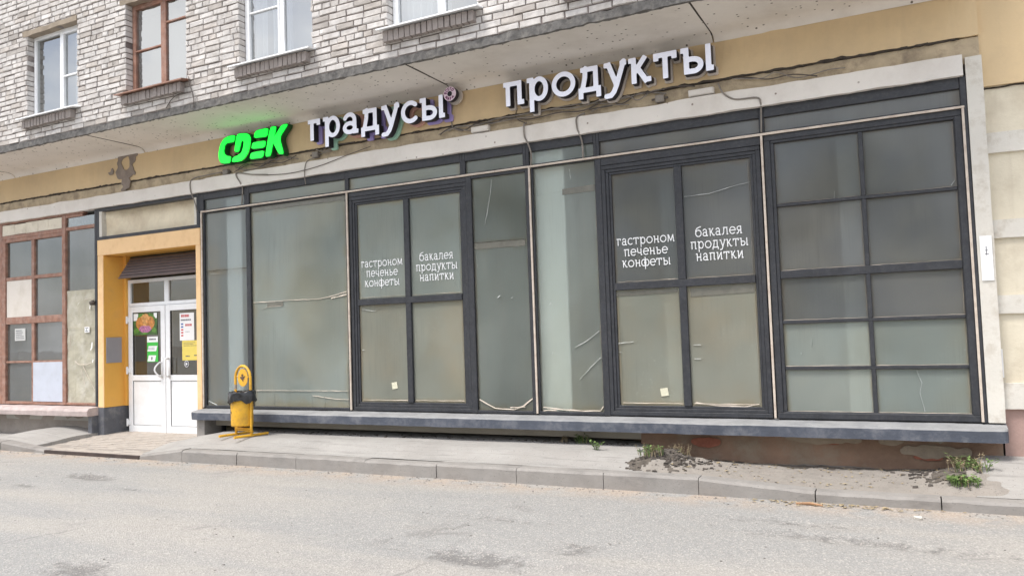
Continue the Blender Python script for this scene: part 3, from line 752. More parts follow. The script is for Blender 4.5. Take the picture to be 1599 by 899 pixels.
# P2 large light
o = window('fixed_window', [(-8.375, -6.66, ZB, .595), (-8.375, -6.66, 3.42, ZTR-.018), (-6.66, -6.637, ZB, ZTR-.018)],
           [(-8.385, -6.65, .58, 3.44, G_film)])
edges(o, [([(-8.36, 2.055), (-7.6, 2.06), (-7.2, 2.05), (-6.95, 2.075), (-6.68, 2.13)], .022), ([(-6.95, 2.05), (-6.68, 2.09)], .035), ([(-8.34, .815), (-6.7, .815)], .012), ([(-7.3, .75), (-6.95, .71), (-6.68, .70)], .014), ([(-6.69, .6), (-6.70, 1.2)], .008), ([(-8.2, 1.95), (-8.1, 1.98), (-7.8, 1.99)], .012)])
edges(o, [([(-8.36, 3.35), (-7.4, 3.36), (-6.68, 3.345)], .006), ([(-8.0, .6), (-8.0, .78)], .012), ([(-7.32, .6), (-7.32, .76)], .012), ([(-7.1, .6), (-7.1, .76)], .01)], M_scratch, 'scratches')
pv = MB(); pv.face([(-8.36, .030, 3.355), (-6.67, .030, 3.355), (-6.67, .030, 3.415), (-8.36, .030, 3.415)]); pv.build('bare_glass_band', mat('bare_glass', (.15, .145, .12), .3, .2, 14), o, fixn=False); pv = MB(); pv.face([(-8.1, .030, 1.985), (-7.8, .030, 1.99), (-7.8, .030, 2.045), (-8.1, .030, 2.04)])
pv.build('bare_glass_band', mat('bare_glass', (.15, .145, .12), .3, .2, 14), o, fixn=False)
# W1, W2: openable four-light windows with lettering
def fourlight(x0, x1, zt, zm, zb, midx, m_top, m_bot, rail=.085):
    t = .06; rects = []
    mb = MB()
    mb.frame(x0, x1, zb-.03, zt+.11, YF0+.004, YF1, .045)
    mb.frame(x0+.045, x1-.045, zb+.015, zt+.065, YF0+.016, YF1, .035)
    mb.frame(x0+.08, x1-.08, zb+.05, zt+.03, YF0+.028, YF1-.01, .028)
    mb.box(midx-.04, midx+.04, YF0+.012, YF1-.012, zb+.078, zm-.04); mb.box(midx-.04, midx+.04, YF0+.012, YF1-.012, zm+.04, zt+.002)
    mb.box(x0+.108, x1-.108, YF0+.012, YF1-.012, zm-.04, zm+.04)
    o = mb.build('casement_window', M_frame, B, bevel=.004)
    for a, b in ((x0+.1, midx), (midx, x1-.1)):
        pane(a, b, zm, zt+.01, m_top, o, .05); pane(a, b, zb+.07, zm, m_bot, o, .05)
    return o
W1 = fourlight(-6.60, -4.80, 3.26, 1.97, .595, -5.70, G_film, G_brown)
mb = MB(); mb.box(-4.80, -4.725, YF0-.002, YF1, ZB, ZTR-.018); mb.box(-6.60, -4.80, YF0+.002, YF1, 3.372, ZTR-.018); mb.build('mullion', M_frame, B, bevel=.004)
W2 = fourlight(-3.04, -1.31, 3.235, 1.98, .595, -2.175, G_filmd, G_brown)
mb = MB(); mb.box(-3.115, -3.04, YF0-.002, YF1, ZB, ZTR-.018); mb.box(-3.04, -1.30, YF0+.002, YF1, 3.348, ZTR-.018); mb.build('mullion', M_frame, B, bevel=.004)
Y5 = .043
for o, x0, x1, mx in ((W1, -6.49, -4.91, -5.7), (W2, -2.93, -1.42, -2.175)):
    edges(o, [([(x0+.03, .70), (mx-.06, .70)], .010), ([(mx+.06, .70), (x1-.02, .70)], .010), ([(x0+.03, 2.03), (mx-.05, 2.03)], .008), ([(mx+.05, 2.03), (x1-.02, 2.03)], .008),
              ([(mx-.055, 2.05), (mx-.055, 3.2)], .005), ([(x1-.02, 2.05), (x1-.02, 3.2)], .005), ([(mx-.055, .72), (mx-.055, 1.9)], .006), ([(x1-.015, .72), (x1-.015, 1.9)], .006), ([(x0+.02, .72), (x0+.02, 1.9)], .004)], y=Y5)
edges(W2, [([(-2.10, .71), (-1.9, .685), (-1.6, .675), (-1.45, .70)], .035), ([(-1.95, .69), (-1.55, .70)], .02)], y=Y5)
edges(W2, [([(-2.12, 2.905), (-1.85, 2.91), (-1.6, 2.96), (-1.42, 2.985)], .014)], M_scratch, 'scratches', Y5)
edges(W2, [([(-2.93, 1.35), (-2.75, 1.37)], .01), ([(-2.93, 1.26), (-2.9, 1.26)], .008), ([(-2.09, 1.32), (-2.02, 1.32)], .008), ([(-2.09, 1.17), (-2.02, 1.17)], .008)], M_scratch, 'scratches', Y5)
pv = MB(); pv.face([(-2.10, Y5, 1.83), (-1.44, Y5, 1.845), (-1.44, Y5, 1.925), (-2.10, Y5, 1.915)]); pv.build('bare_glass_band', MATS['bare_glass'], W2, fixn=False); pv = MB(); pv.face([(-2.93, Y5, 1.875), (-2.24, Y5, 1.885), (-2.24, Y5, 1.925), (-2.93, Y5, 1.92)])
pv.build('bare_glass_band', MATS['bare_glass'], W2, fixn=False)
edges(W1, [([(-6.45, 1.88), (-6.25, 1.85), (-6.15, 1.90)], .012), ([(-6.46, 1.35), (-6.43, 1.34)], .012), ([(-5.63, 2.06), (-5.64, 3.2)], .004)], M_scratch, 'scratches', Y5)
def sq(x, z, s, parent, a=.15):
    mb = MB(); c, d = math.cos(a)*s/2, math.sin(a)*s/2
    mb.face([(x-c+d, .041, z-c-d), (x+c+d, .041, z-c+d), (x+c-d, .041, z+c+d), (x-c-d, .041, z+c-d)]); return mb.build('paper_square', mat('pale_paper', (.62, .60, .46), .8, .05, 9), parent, fixn=False)
sq(-5.96, .885, .085, W1); sq(-2.43, .82, .085, W2)
def lettering(lines, cx, z0, xh, lead, parent, wmax, y=.044, w=.138):
    allp = []
    sx = wmax/(max(word_width(t, .10, w) for t in lines)*xh)
    for li, txt in enumerate(lines):
        wd = word_width(txt, .10, w); x = -wd/2
        for ch in txt:
            lps, adv = glyph(ch, w, 22)
            allp += [[(cx+(px+x)*xh*sx, z0-li*lead+py*xh) for px, py in lp] for lp in lps]
            x += adv+.10
    return solid(allp, .002, 'lettering', lambda px, pz, q: (px, y-q, pz), [M_letter], parent)
for o, (c1, c2) in ((W1, (-6.118, -5.28)), (W2, (-2.573, -1.775))):
    if o is W1:
        lettering(['гастроном', 'печенье', 'конфеты'], c1, 2.425, .082, .128, o, .66)
        lettering(['бакалея', 'продукты', 'напитки'], c2, 2.45, .084, .128, o, .61)
    else:
        lettering(['гастроном', 'печенье', 'конфеты'], c1, 2.435, .079, .123, o, .655)
        lettering(['бакалея', 'продукты', 'напитки'], c2, 2.46, .082, .128, o, .60)
# P3, P4
o = window('fixed_window', [(-4.725, -3.99, ZB, .595), (-4.725, -3.99, 3.40, ZTR-.018), (-3.99, -3.94, ZB, ZTR-.018)], [(-4.735, -3.98, 2.6, 3.42, G_filmc), (-4.735, -3.98, .58, 2.6, G_filmc)])
pv = MB(); pv.face([(-4.72, .030, 2.535), (-4.03, .030, 2.53), (-4.03, .030, 2.60), (-4.72, .030, 2.615)]); pv.build('bare_glass_band', MATS['bare_glass'], o, fixn=False)
edges(o, [([(-4.71, .72), (-4.5, .62), (-4.25, .605), (-4.12, .65), (-4.0, .74)], .03), ([(-4.715, .74), (-4.715, 2.5)], .006), ([(-4.3, .63), (-4.1, .64)], .02)])
edges(o, [([(-4.45, 3.36), (-4.47, 3.2), (-4.52, 2.98), (-4.56, 2.83)], .008), ([(-4.72, 3.13), (-4.62, 3.13)], .008), ([(-4.42, 1.93), (-4.38, 1.96)], .03), ([(-4.24, 1.92), (-4.21, 1.93)], .016)], M_scratch, 'scratches')
edges(o, [([(-4.72, 2.615), (-4.03, 2.61)], .009)], M_crack)
o = window('fixed_window', [(-3.91, -3.89, ZB, ZTR-.018), (-3.89, -3.115, ZB, .595), (-3.89, -3.115, 3.425, ZTR-.018)], [(-3.90, -3.105, .58, 3.44, G_filmc)])
pv = MB(); pv.face([(-3.53, .030, 3.075), (-3.13, .030, 3.08), (-3.13, .030, 3.155), (-3.53, .030, 3.145)]); pv.build('bare_glass_band', MATS['bare_glass'], o, fixn=False)
edges(o, [([(-3.87, .64), (-3.6, .615), (-3.35, .605), (-3.17, .61), (-3.13, .66)], .022), ([(-3.87, .60), (-3.7, .61)], .03), ([(-3.125, .68), (-3.125, 3.1)], .006)])
edges(o, [([(-3.44, 1.32), (-3.3, 1.39), (-3.14, 1.5)], .010), ([(-3.40, .96), (-3.3, 1.06), (-3.14, 1.2)], .010), ([(-3.43, 3.36), (-3.42, 3.25)], .006), ([(-3.88, 3.10), (-3.55, 3.12)], .005), ([(-3.74, 1.82), (-3.72, 1.84)], .02), ([(-3.73, 1.25), (-3.72, 1.27)], .016)], M_scratch, 'scratches')
# W3: ten lights
mb = MB()
mb.frame(-1.268, .497, ZB+.005, ZTR-.018, YF0+.002, YF1, .06)
mb.frame(-1.208, .465, .60, 3.385, YF0+.014, YF1-.008, .034)
mb.box(-1.174, .431, YF0+.02, YF1-.014, 1.965, 2.045)
for z in (1.525, 1.065, 2.71): mb.box(-1.174, .431, YF0+.024, YF1-.016, z-.017, z+.017)
segz = [.634, 1.048, 1.082, 1.508, 1.542, 1.965, 2.045, 2.693, 2.727, 3.351]
for a, b in zip(segz[::2], segz[1::2]): mb.box(-.385, -.345, YF0+.022, YF1-.015, a, b)
o = mb.build('grid_window', M_frame, B, bevel=.004)
for a, b in zip(segz[::2], segz[1::2]):
    mm = G_filmd if a > 1.2 else G_film
    if 1 < a < 2: mm = G_film if a < 1.1 else G_filmd
    pane(-1.18, -.365, a-.012, b+.012, mm, o, .055); pane(-.365, .437, a-.012, b+.012, mm, o, .055)
pth = []
for a, b in zip(segz[::2], segz[1::2]): pth += [([(-1.165, a+.004), (-.39, a+.004)], .006), ([(-.34, a+.004), (.43, a+.004)], .006), ([(-.395, a+.02), (-.395, b-.02)], .004), ([(.42, a+.02), (.42, b-.02)], .004)]
edges(o, pth, M_filmedge, 'film_edge', .046)
edges(o, [([(.0, 1.04), (.04, .92), (.02, .82), (.05, .65)], .012), ([(-.92, 1.28), (-.915, 1.35)], .012), ([(-.63, 2.73), (-.625, 2.8)], .01), ([(.38, 2.74), (.42, 2.79)], .014), ([(-1.02, 1.2), (-1.015, 1.22)], .012)], M_scratch, 'scratches', .046)
mb = MB(); mb.box(.497, .55, YF0-.01, YF1, ZB, ZTT); mb.build('corner_post', M_frame, B, bevel=.005)

# ---- sill ledge, plinth, pilaster
mb = MB(); mb.roughbar(-9.36, .64, [(-.205, .41), (-.21, .512), (-.195, .528), (.10, .56), (.10, .41)], .06, .0022, sc=4)
for q in range(len(mb.mi)-2): mb.mi[q] = 1 if q % 5 in (1, 2) else 0
# rounded right end
for (x0, r) in ((.64, .0), ):
    n0 = len(mb.v); k = 6
    for i in range(k+1):
        a = math.pi/2*i/k; xx = .64+.05*math.sin(a); sh = .05*(1-math.cos(a))
        for (y, z) in [(-.205+sh*1.5, .41), (-.21+sh*1.5, .512), (-.195+sh*1.5, .528), (.10, .56), (.10, .41)]: mb.v.append((xx, y, z))
    for i in range(k):
        for j in range(5): mb.f.append((n0+i*5+j, n0+i*5+(j+1) % 5, n0+(i+1)*5+(j+1) % 5, n0+(i+1)*5+j)); mb.mi.append(1 if j in (1, 2) else 0)
    mb.f.append(tuple(n0+k*5+j for j in range(5))); mb.mi.append(0)
mb.build('sill_ledge', [M_sill, M_silldust], B)
mb = MB(); mb.roughbar(-18.2, -11.69, [(-.205, .41), (-.21, .485), (-.18, .53), (.10, .555), (.10, .41)], .08, .004, sc=4)
mb.build('sill_ledge', M_sillpink, B)
mb = MB(); mb.grid(fr(-9.2, .66, .1), fr(0, .44, .05), lambda x, z: 0)
mb.v = [(x, .085+.33*max(0, min(1, (-2.75-x)/.1))+.01*nz(x, z, 0, 3)+.006*nz(x, z, 3, 11), -.02+z) for x, z, _ in mb.v]
mb.build('plinth_wall', M_plinth, B, fixn=False)
def blob(x0, z0, sx, sz, seed):
    return contour(lambda X, Y: np.vectorize(lambda x, y: math.hypot(x/sx, y/sz)-1+.5*nz(x, y, seed, 5)+.25*nz(x, y, seed+3, 14))(X, Y), -sx*1.8, sx*1.8, -sz*1.8, sz*1.8, 50)
for i, (x, z, sx, sz, mm) in enumerate(((-.72, .375, .17, .05, M_redbrick), (-.95, .36, .28, .045, M_plaster_old), (.05, .22, .13, .03, M_redbrick), (.12, .28, .28, .06, M_plaster_old), (-2.02, .3, .15, .05, M_redbrick), (-.25, .36, .12, .04, M_plaster_old), (-.6, .36, .12, .03, M_plaster_old))):
    for lp in [blob(x, z, sx, sz, i)]:
        solid(lp, .004, 'worn_patch', (lambda px, pz, q, x=x, z=z, i=i: (x+px, .068-q-.0007*i, z+pz)), [mm], B)
mb = MB(); mb.grid(fr(-18.2, -11.6, .15), fr(0, .43, .06), lambda x, z: 0); mb.v = [(x, .10+.008*nz(x, z, 0, 3), -.02+z) for x, z, _ in mb.v]
mb.build('plinth_wall', mat('left_plinth', (.30, .265, .235), .95, .15, 3, .6, 20, dirt=((.42, .38, .34), .6, 2)), B, fixn=False)
mb = MB(); mb.box(-9.36, -9.2, -.12, .2, .05, .408); mb.build('ledge_support', M_kerb, B, bevel=.006)
mb = MB(); mb.box(-11.80, -11.705, -.12, .1, .1, .405); mb.build('ledge_support', M_base, B, bevel=.006)
mb = MB()
n0 = 0; zs = fr(.565, 3.9, .12)
for z in zs:
    e = .006*nz(0, z, 1, 3)
    for x, y in ((.552, -.02+e), (.685+e, -.024+e), (.69, .12), (.552, .12)): mb.v.append((x, y, z))
for i in range(len(zs)-1):
    for j in range(4): mb.f.append((i*4+j, i*4+(j+1) % 4, i*4+4+(j+1) % 4, i*4+4+j)); mb.mi.append(0)
mb.f.append((0, 3, 2, 1)); mb.f.append(tuple(len(zs)*4-4+j for j in range(4))); mb.mi += [0, 0]
mb.build('pilaster', M_white, B)

# ---- interior behind the glazing
mb = MB(); mb.box(-9.35, .6, 4.6, 4.7, 0.3, 4.05); mb.box(-9.42, -9.35, .55, 4.6, .3, 4.05); mb.box(.56, .62, .2, 4.6, .3, 4.05); mb.build('shop_wall', M_room, B)
mb = MB(); mb.box(-9.35, .56, .09, 4.6, .3, .42); mb.build('shop_floor', M_roomfl, B)
mb = MB(); mb.box(-9.42, .62, .3, 4.7, 4.06, 4.12); mb.build('shop_ceiling', M_room, B)
for x, y, wd in ((-8.80, .13, .30), (-3.77, .13, .46), (-.50, .22, .2), (-2.35, .4, .25)):
    mb = MB(); mb.box(x-wd/2, x+wd/2, y, y+.4, .42, 4.06); mb.build('shop_column', M_col, B, bevel=.01)

# ---- entrance
mb = MB()
mb.box(-11.70, -9.365, -.014, .08, 2.965, 3.215)                     # lintel
mb.box(-11.70, -11.56, -.01, .44, .53, 2.965); mb.box(-9.465, -9.365, -.01, .44, .53, 2.965)
mb.box(-11.56, -9.465, .08, .44, 2.965, 3.06)
n = len(mb.f)
for i, f in enumerate(mb.f): pass
sur = mb.build('door_surround', [M_peach, M_yellow], B, bevel=.006)
for p in sur.data.polygons:
    c = p.center
    if p.normal.y > -.7 or c.y > .05: p.material_index = 1
mb = MB(); mb.box(-11.705, -11.556, -.014, .44, .05, .528); mb.build('painted_base', M_base, B, bevel=.006); mb = MB(); mb.box(-9.469, -9.361, -.014, .44, .05, .528); mb.build('painted_base', M_base, B, bevel=.006)
mb = MB(); mb.box(-11.558, -11.545, .03, .305, 1.235, 1.645); mb.build('wall_plate', mat('plate_grey', (.30, .29, .31), .5, .05, 5), B, bevel=.003)
mb = MB(); mb.box(-11.56, -11.50, .36, .44, .53, 2.965); mb.build('inner_jamb', M_yellow, B)
mb = MB(); mb.frame(-11.72, -9.385, 3.215, 3.735, -.006, .1, .055); mb.build('panel_frame', M_frame, B, bevel=.004)
mb = MB(); mb.box(-11.665, -11.60, .0, .2, 3.27, 3.68); mb.build('panel_jamb', M_white, B); mb = MB(); mb.box(-9.49, -9.44, .0, .2, 3.27, 3.68); mb.build('panel_jamb', M_white, B)
mb = MB(); mb.grid(fr(-11.62, -9.46, .1), fr(3.25, 3.70, .06), lambda x, z: 0); mb.v = [(x, .185+.012*nz(x, z, 0, 4)-.10*max(0, (-11.3-x)/.3), z) for x, z, _ in mb.v]
mb.build('recess_panel', M_plasterpanel, B, fixn=False)
# slatted shutter box leaning out over the door
mb = MB(); ns = 7
for i in range(ns):
    z1 = 2.925-.34*i/ns; z0 = 2.925-.34*(i+1)/ns; ya = .33-.17*i/ns; yb = .33-.17*(i+1)/ns
    for (xx0, xx1) in ((-11.34-.012*i, -9.47), ):
        n0 = len(mb.v)
        for x in (xx0, xx1):
            for y, z in ((ya+.03, z1), (ya-.005, z1-.004), (yb-.02, z0+.006), (yb-.01, z0-.002), (yb+.05, z0)): mb.v.append((x, y, z))
        for j in range(5): mb.f.append((n0+j, n0+(j+1) % 5, n0+5+(j+1) % 5, n0+5+j)); mb.mi.append(0)
        mb.f.append(tuple(n0+j for j in range(5))); mb.f.append(tuple(n0+9-j for j in range(5))); mb.mi += [0, 0]
mb.build('slatted_shutter', M_louver, B)
# door frame with two transom lights
YD = .39
mb = MB(); mb.frame(-11.50, -9.46, .09, 2.575, YD, YD+.07, .055); mb.box(-10.64, -10.54, YD+.002, YD+.068, 2.19, 2.52)
mb.box(-11.445, -9.515, YD+.001, YD+.069, 2.135, 2.19)
df = mb.build('door_frame', M_pvc, B, bevel=.004)
pane(-11.45, -10.62, 2.185, 2.525, G_door, df, YD+.03); pane(-10.56, -9.51, 2.185, 2.525, G_door, df, YD+.03)

def leaf(x0, x1, hx, hinge):
    mb = MB(); y0, y1 = YD-.02, YD+.05
    mb.box(x0, x0+.10, y0, y1, .105, 2.13); mb.box(x1-.10, x1, y0, y1, .105, 2.13)
    for z0, z1 in ((.105, .215), (.93, 1.02), (2.035, 2.13)): mb.box(x0+.10, x1-.10, y0+.001, y1-.001, z0, z1)
    o = mb.build('door', M_pvc, B, bevel=.004)
    mb = MB(); mb.frame(x0+.094, x1-.094, .209, .936, y0+.008, y0+.03, .012); mb.frame(x0+.094, x1-.094, 1.014, 2.041, y0+.008, y0+.03, .012); mb.build('gasket', M_signside, o)
    mb = MB(); mb.box(x0+.106, x1-.106, y0+.014, y0+.04, .221, .924); mb.build('panel', M_pvc, o)
    pane(x0+.10, x1-.10, 1.02, 2.035, G_door, o, y0+.022)
    mb = MB()
    if hinge is not None: pts = [(hx, y0, 1.0), (hx-.01, y0-.05, 1.0)]+[(hx-.05*math.sin(math.pi*i/10), y0-.055-.05*math.sin(math.pi*i/10), 1.0+.22*i/10) for i in range(11)]+[(hx-.01, y0-.05, 1.22), (hx, y0, 1.22)]
    else: pts = [(hx, y0, 1.0), (hx, y0-.075, 1.0), (hx, y0-.085, 1.01), (hx, y0-.085, 1.27), (hx, y0-.075, 1.28), (hx, y0, 1.28)]
    mb.tube(pts, .013, 8); mb.box(hx-.018, hx+.018, y0-.012, y0-.001, .97, 1.30); mb.build('handle', M_pvc, o, smooth=True)
    if hinge is not None:
        for z in (.26, 1.10, 1.92):
            mb = MB(); mb.tube([(hinge, y0-.02, z-.06), (hinge, y0-.02, z+.06)], .016, 8); mb.box(hinge-.01, hinge+.07, y0-.012, y0-.001, z-.035, z+.035); mb.build('hinge', M_pvc, o)
    return o
leaf(-11.47, -10.605, -10.67, -11.48); leaf(-10.59, -9.50, -10.50, None)
mb = MB(); mb.box(-11.6, -9.36, .46, .5, .0, .1); mb.build('threshold', M_kerb, B)
# room behind the door
mb = MB(); mb.box(-11.7, -9.43, 2.6, 2.7, 0, 3.2); mb.box(-11.78, -11.7, .44, 2.7, 0, 3.2); mb.box(-11.7, -9.43, .5, 2.6, 3.06, 3.2); mb.build('lobby_wall', mat('lobby_paint', (.42, .38, .28), .9, .1, 2), B)
mb = MB(); mb.box(-11.7, -9.43, .5, 2.6, -.02, .09); mb.build('lobby_floor', M_roomfl, B)

# ---- brown-framed windows left of the entrance
X0 = -14.20
mb = MB()
mb.box(-18.2, -12.07, .002, .09, 3.70, 3.735); mb.box(-18.2, -14.30, 0, .09, .56, 3.70)
mb.box(-12.62, -12.53, -.004, .09, .56, 3.70); mb.box(-14.30, -12.62, .0, .09, 3.435, 3.50)
mb.box(-14.30, -14.20, 0, .09, .56, 3.435); mb.box(-14.20, -12.62, .004, .09, 3.375, 3.435)
mb.box(-14.20, -12.62, .004, .09, .56, .605)
mb.box(-13.47, -13.39, .01, .08, .605, 1.94); mb.box(-13.47, -13.39, .01, .08, 2.06, 3.375)
mb.box(-14.20, -12.62, .008, .085, 1.94, 2.06)
for a, b in ((-14.20, -13.47), (-13.39, -12.62)):
    mb.box(a, b, .012, .078, 1.265, 1.30); mb.box(a, b, .012, .078, 2.70, 2.76)
o = mb.build('timber_window', M_brownfr, B, bevel=.005)
for a, b in ((-14.20, -13.46), (-13.40, -12.615)):
    for z0, z1 in ((.60, 1.27), (1.295, 1.945), (2.055, 2.705), (2.755, 3.38)):
        if (a < -14 and 2 < z0 < 2.5) or (a > -14 and z0 < 1): continue
        pane(a, b, z0, z1, G_dusty, o, .045)
mb = MB(); mb.box(-14.19, -13.475, .022, .04, 2.062, 2.70); p = mb.build('board_panel', M_cream_board, o); p['label'] = 'cream board filling one light'
mb = MB(); mb.box(-13.41, -12.61, .000, .03, .612, 1.272, 0, .004); p = mb.build('board_panel', M_grey_board, o); p['label'] = 'pale blue-grey board filling the lowest light'
mb = MB()
xx = [-14.33, -13.95, -13.62, -13.28, -13.0, -12.64]
for a, b in zip(xx[:-1], xx[1:]): mb.box(a+.003, b-.003, .01, .03, 3.505+random.uniform(-.004, .004), 3.69+random.uniform(-.012, .0), 0, .003)
mb.build('boarded_transom', M_cream_ply, o)
mb = MB(); mb.box(-12.53, -11.78, .006, .09, 3.445, 3.50); mb.box(-12.53, -12.1, .004, .09, 3.66, 3.70); mb.box(-12.53, -11.72, .004, .09, .56, .60); mb.build('transom_rail', M_brownfr, B, bevel=.005)
mb = MB(); mb.box(-11.78, -11.722, -.004, .09, .56, 3.735); mb.build('mullion', M_frame, B, bevel=.004)
mb = MB(); mb.box(-12.51, -11.79, .03, .034, 3.502, 3.66); sp = mb.build('side_light', G_dusty, B)
pane(-12.53, -11.78, 2.42, 3.445, G_dusty, sp, .04)
mb = MB(); mb.grid(fr(-12.53, -11.785, .05), fr(.60, 2.44, .05), lambda x, z: 0); mb.v = [(x, .03+.012*nz(x, z, 0, 5)+.006*nz(x, z, 3, 14), z) for x, z, _ in mb.v]
p = mb.build('tatty_panel', M_tatty, B, fixn=False)
edges(p, [([(-12.05, 2.28), (-11.9, 2.29), (-11.82, 2.27)], .02), ([(-12.3, 1.28), (-12.2, 1.22), (-12.0, 1.22), (-11.9, 1.25)], .03), ([(-12.1, 1.2), (-11.95, 1.0), (-11.8, .8)], .012), ([(-12.15, 1.15), (-12.05, .9)], .01), ([(-12.5, 1.84), (-11.8, 1.83)], .006), ([(-12.4, 1.7), (-12.42, 1.5)], .015)], M_filmedge, 'film_edge', .008)
edges(p, [([(-11.92, 2.12), (-11.9, 2.2)], .05), ([(-11.9, 1.45), (-11.87, 1.5), (-11.86, 1.58)], .05), ([(-11.86, 1.25), (-11.84, 1.3)], .05), ([(-12.22, 2.2), (-12.18, 2.24)], .04)], M_white_paper, 'paper_scrap', .006)
mb = MB(); mb.box(-14.3, -11.79, 1.7, 1.8, .3, 3.8); mb.box(-14.4, -14.3, .1, 1.8, .3, 3.8); mb.box(-11.79, -11.785, .1, 1.7, .3, 3.8); mb.box(-14.3, -11.79, .1, 1.7, .3, .42); mb.box(-14.3, -11.79, .15, 1.7, 3.74, 3.8); mb.build('store_room', M_room, B)
mb = MB(); mb.box(-18.2, -14.4, .12, .2, 0, 3.72); mb.build('blank_wall', M_yellow, B)

# ---- upper windows
def upwin(i, x0, x1, style):
    y0 = -.945; fm = M_brownfr if style == 'B' else M_pvc; t = .065 if style == 'B' else .052
    mb = MB(); mb.frame(x0+.005, x1-.005, ZS+.0, ZT, y0, y0+.07, t)
    w_ = x1-x0
    mx = x0+w_*(.56 if style == 'A' else .53 if style in 'BCE' else .58)
    hm = .05 if style == 'B' else .032
    mb.box(mx-hm, mx+hm, y0+.002, y0+.068, ZS+t, ZT-t)
    L_ = (x0+t, mx-hm); Rr = (mx+hm, x1-t); bars = []
    if style == 'A': bars = [(Rr, 5.56, .013)]
    elif style == 'B': bars = [(L_, 5.62, .012), (Rr, 5.92, .012)]
    elif style in 'CE': bars = [(L_, 5.70, .011)]
    for (a, b), z, h in bars: mb.box(a, b, y0+.004, y0+.06, z-h, z+h)
    if style in 'ACDE':
        for (a, b) in ((L_ if style != 'A' else Rr), ): mb.frame(a, b, ZS+t, ZT-t, y0-.008, y0+.055, .03)
    o = mb.build('window', fm, B, bevel=.004)
    pane(x0+t-.01, mx, ZS+t-.01, ZT-t+.01, G_clear, o, y0+.03); pane(mx, x1-t+.01, ZS+t-.01, ZT-t+.01, G_clear, o, y0+.03)
    mb = MB(); m_ = M_brownfr if style == 'B' else M_pvc
    n0 = len(mb.v); e = .012
    for x in (x0-.07, x1+.07):
        for y, z in ((-1.19, ZS-.045), (-1.19, ZS-.028), (y0+.0, ZS+.012), (y0+.0, ZS-.008), (-1.178, ZS-.04)): mb.v.append((x+random.uniform(-.01, .01), y, z))
    for j in range(5): mb.f.append((n0+j, n0+(j+1) % 5, n0+5+(j+1) % 5, n0+5+j)); mb.mi.append(0)
    mb.f.append(tuple(n0+j for j in range(5))); mb.f.append(tuple(n0+9-j for j in range(5))); mb.mi += [0, 0]
    mb.build('sill', m_, o)
    mb = MB(); x = x0-.02
    while x < x1-.03:
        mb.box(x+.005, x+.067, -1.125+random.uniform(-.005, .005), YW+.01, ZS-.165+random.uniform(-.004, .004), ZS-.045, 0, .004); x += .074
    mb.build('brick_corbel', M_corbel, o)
    mb = MB(); mb.roughbar(x0-.1, x1+.0, [(YW-.012, ZT-.005), (YW-.012, ZT+.07), (YW+.12, ZT+.07), (YW+.12, ZT-.005)], .08, .006); mb.build('lintel', M_plaster_old, o)
    # curtains
    mb = MB()
    def curt(a, b, y):
        k = 40
        for q in range(k):
            x_0, x_1 = a+(b-a)*q/k, a+(b-a)*(q+1)/k
            f = lambda x: y+.03*math.sin(x*70)+.02*math.sin(x*23)
            mb.face([(x_0, f(x_0), ZS+.02), (x_1, f(x_1), ZS+.02), (x_1, f(x_1), ZT), (x_0, f(x_0), ZT)])
    if style == 'C': curt(x0, x0+.2, -.78); curt(x0+.3, mx, -.74)
    elif style == 'D': curt(x0, mx, -.76)
    elif style == 'A': curt(mx+.05, x1, -.76)
    elif style == 'E': curt(x0, x1, -.75)
    if mb.f: mb.build('curtain', M_curtain, o, fixn=False)
    mb = MB(); mb.box(x0-.1, x1+.1, -.5, -.48, ZS-.1, ZT+.1); 
    return o
for i, st in ((0, 'A'), (1, 'B'), (2, 'C'), (3, 'D'), (4, 'E'), (5, 'A')): upwin(i, *OPEN[i], st)

# ================================================================== NEIGHBOUR
NB = thing('rendered_building', (6, 0, 0), 'cream rendered house wall with white bands and pink plinth at the right edge', 'building')
mb = MB(); mb.grid([.67, .8, 1.0]+fr(1.2, 14, .4), fr(.68, 9, .16), lambda x, z: 0)
mb.v = [(x, .09+.006*nz(x, z, 0, 2), z) for x, z, _ in mb.v]; mb.build('wall', M_cream, NB, fixn=False)
for z0, z1 in ((3.0, 3.185), (2.22, 2.385), (1.535, 1.70), (4.86, 5.0), (5.6, 5.75)):
    mb = MB(); mb.roughbar(.675, 14, [(.055, z0), (.055, z1), (.2, z1), (.2, z0)], .12, .004); mb.build('band', M_white, NB)
mb = MB(); mb.roughbar(.675, 14, [(.04, .68), (.04, .91), (.2, .91), (.2, .68)], .12, .004); mb.build('band', M_white, NB)
mb = MB(); mb.roughbar(.675, 14, [(.085, .679), (.3, .679), (.3, -.1), (.085, -.1)], .12, .004); mb.build('plinth', M_pink, NB)
mb = MB(); mb.box(.69, 14, .3, 5, 0, 9.0); mb.build('rear_block', M_cream, NB)
mb = MB(); mb.roughbar(.69, 14, [(.083, 3.60), (.083, 3.615), (.1, 3.615), (.1, 3.60)], .05, .006, sc=8); mb.build('crack_line', M_crack, NB)
mb = MB(); mb.roughbar(.6745, 14, [(.05, 3.62), (.05, 9), (.1, 9), (.1, 3.62)], .3, .004); mb.build('upper_wall', M_ochre, NB)

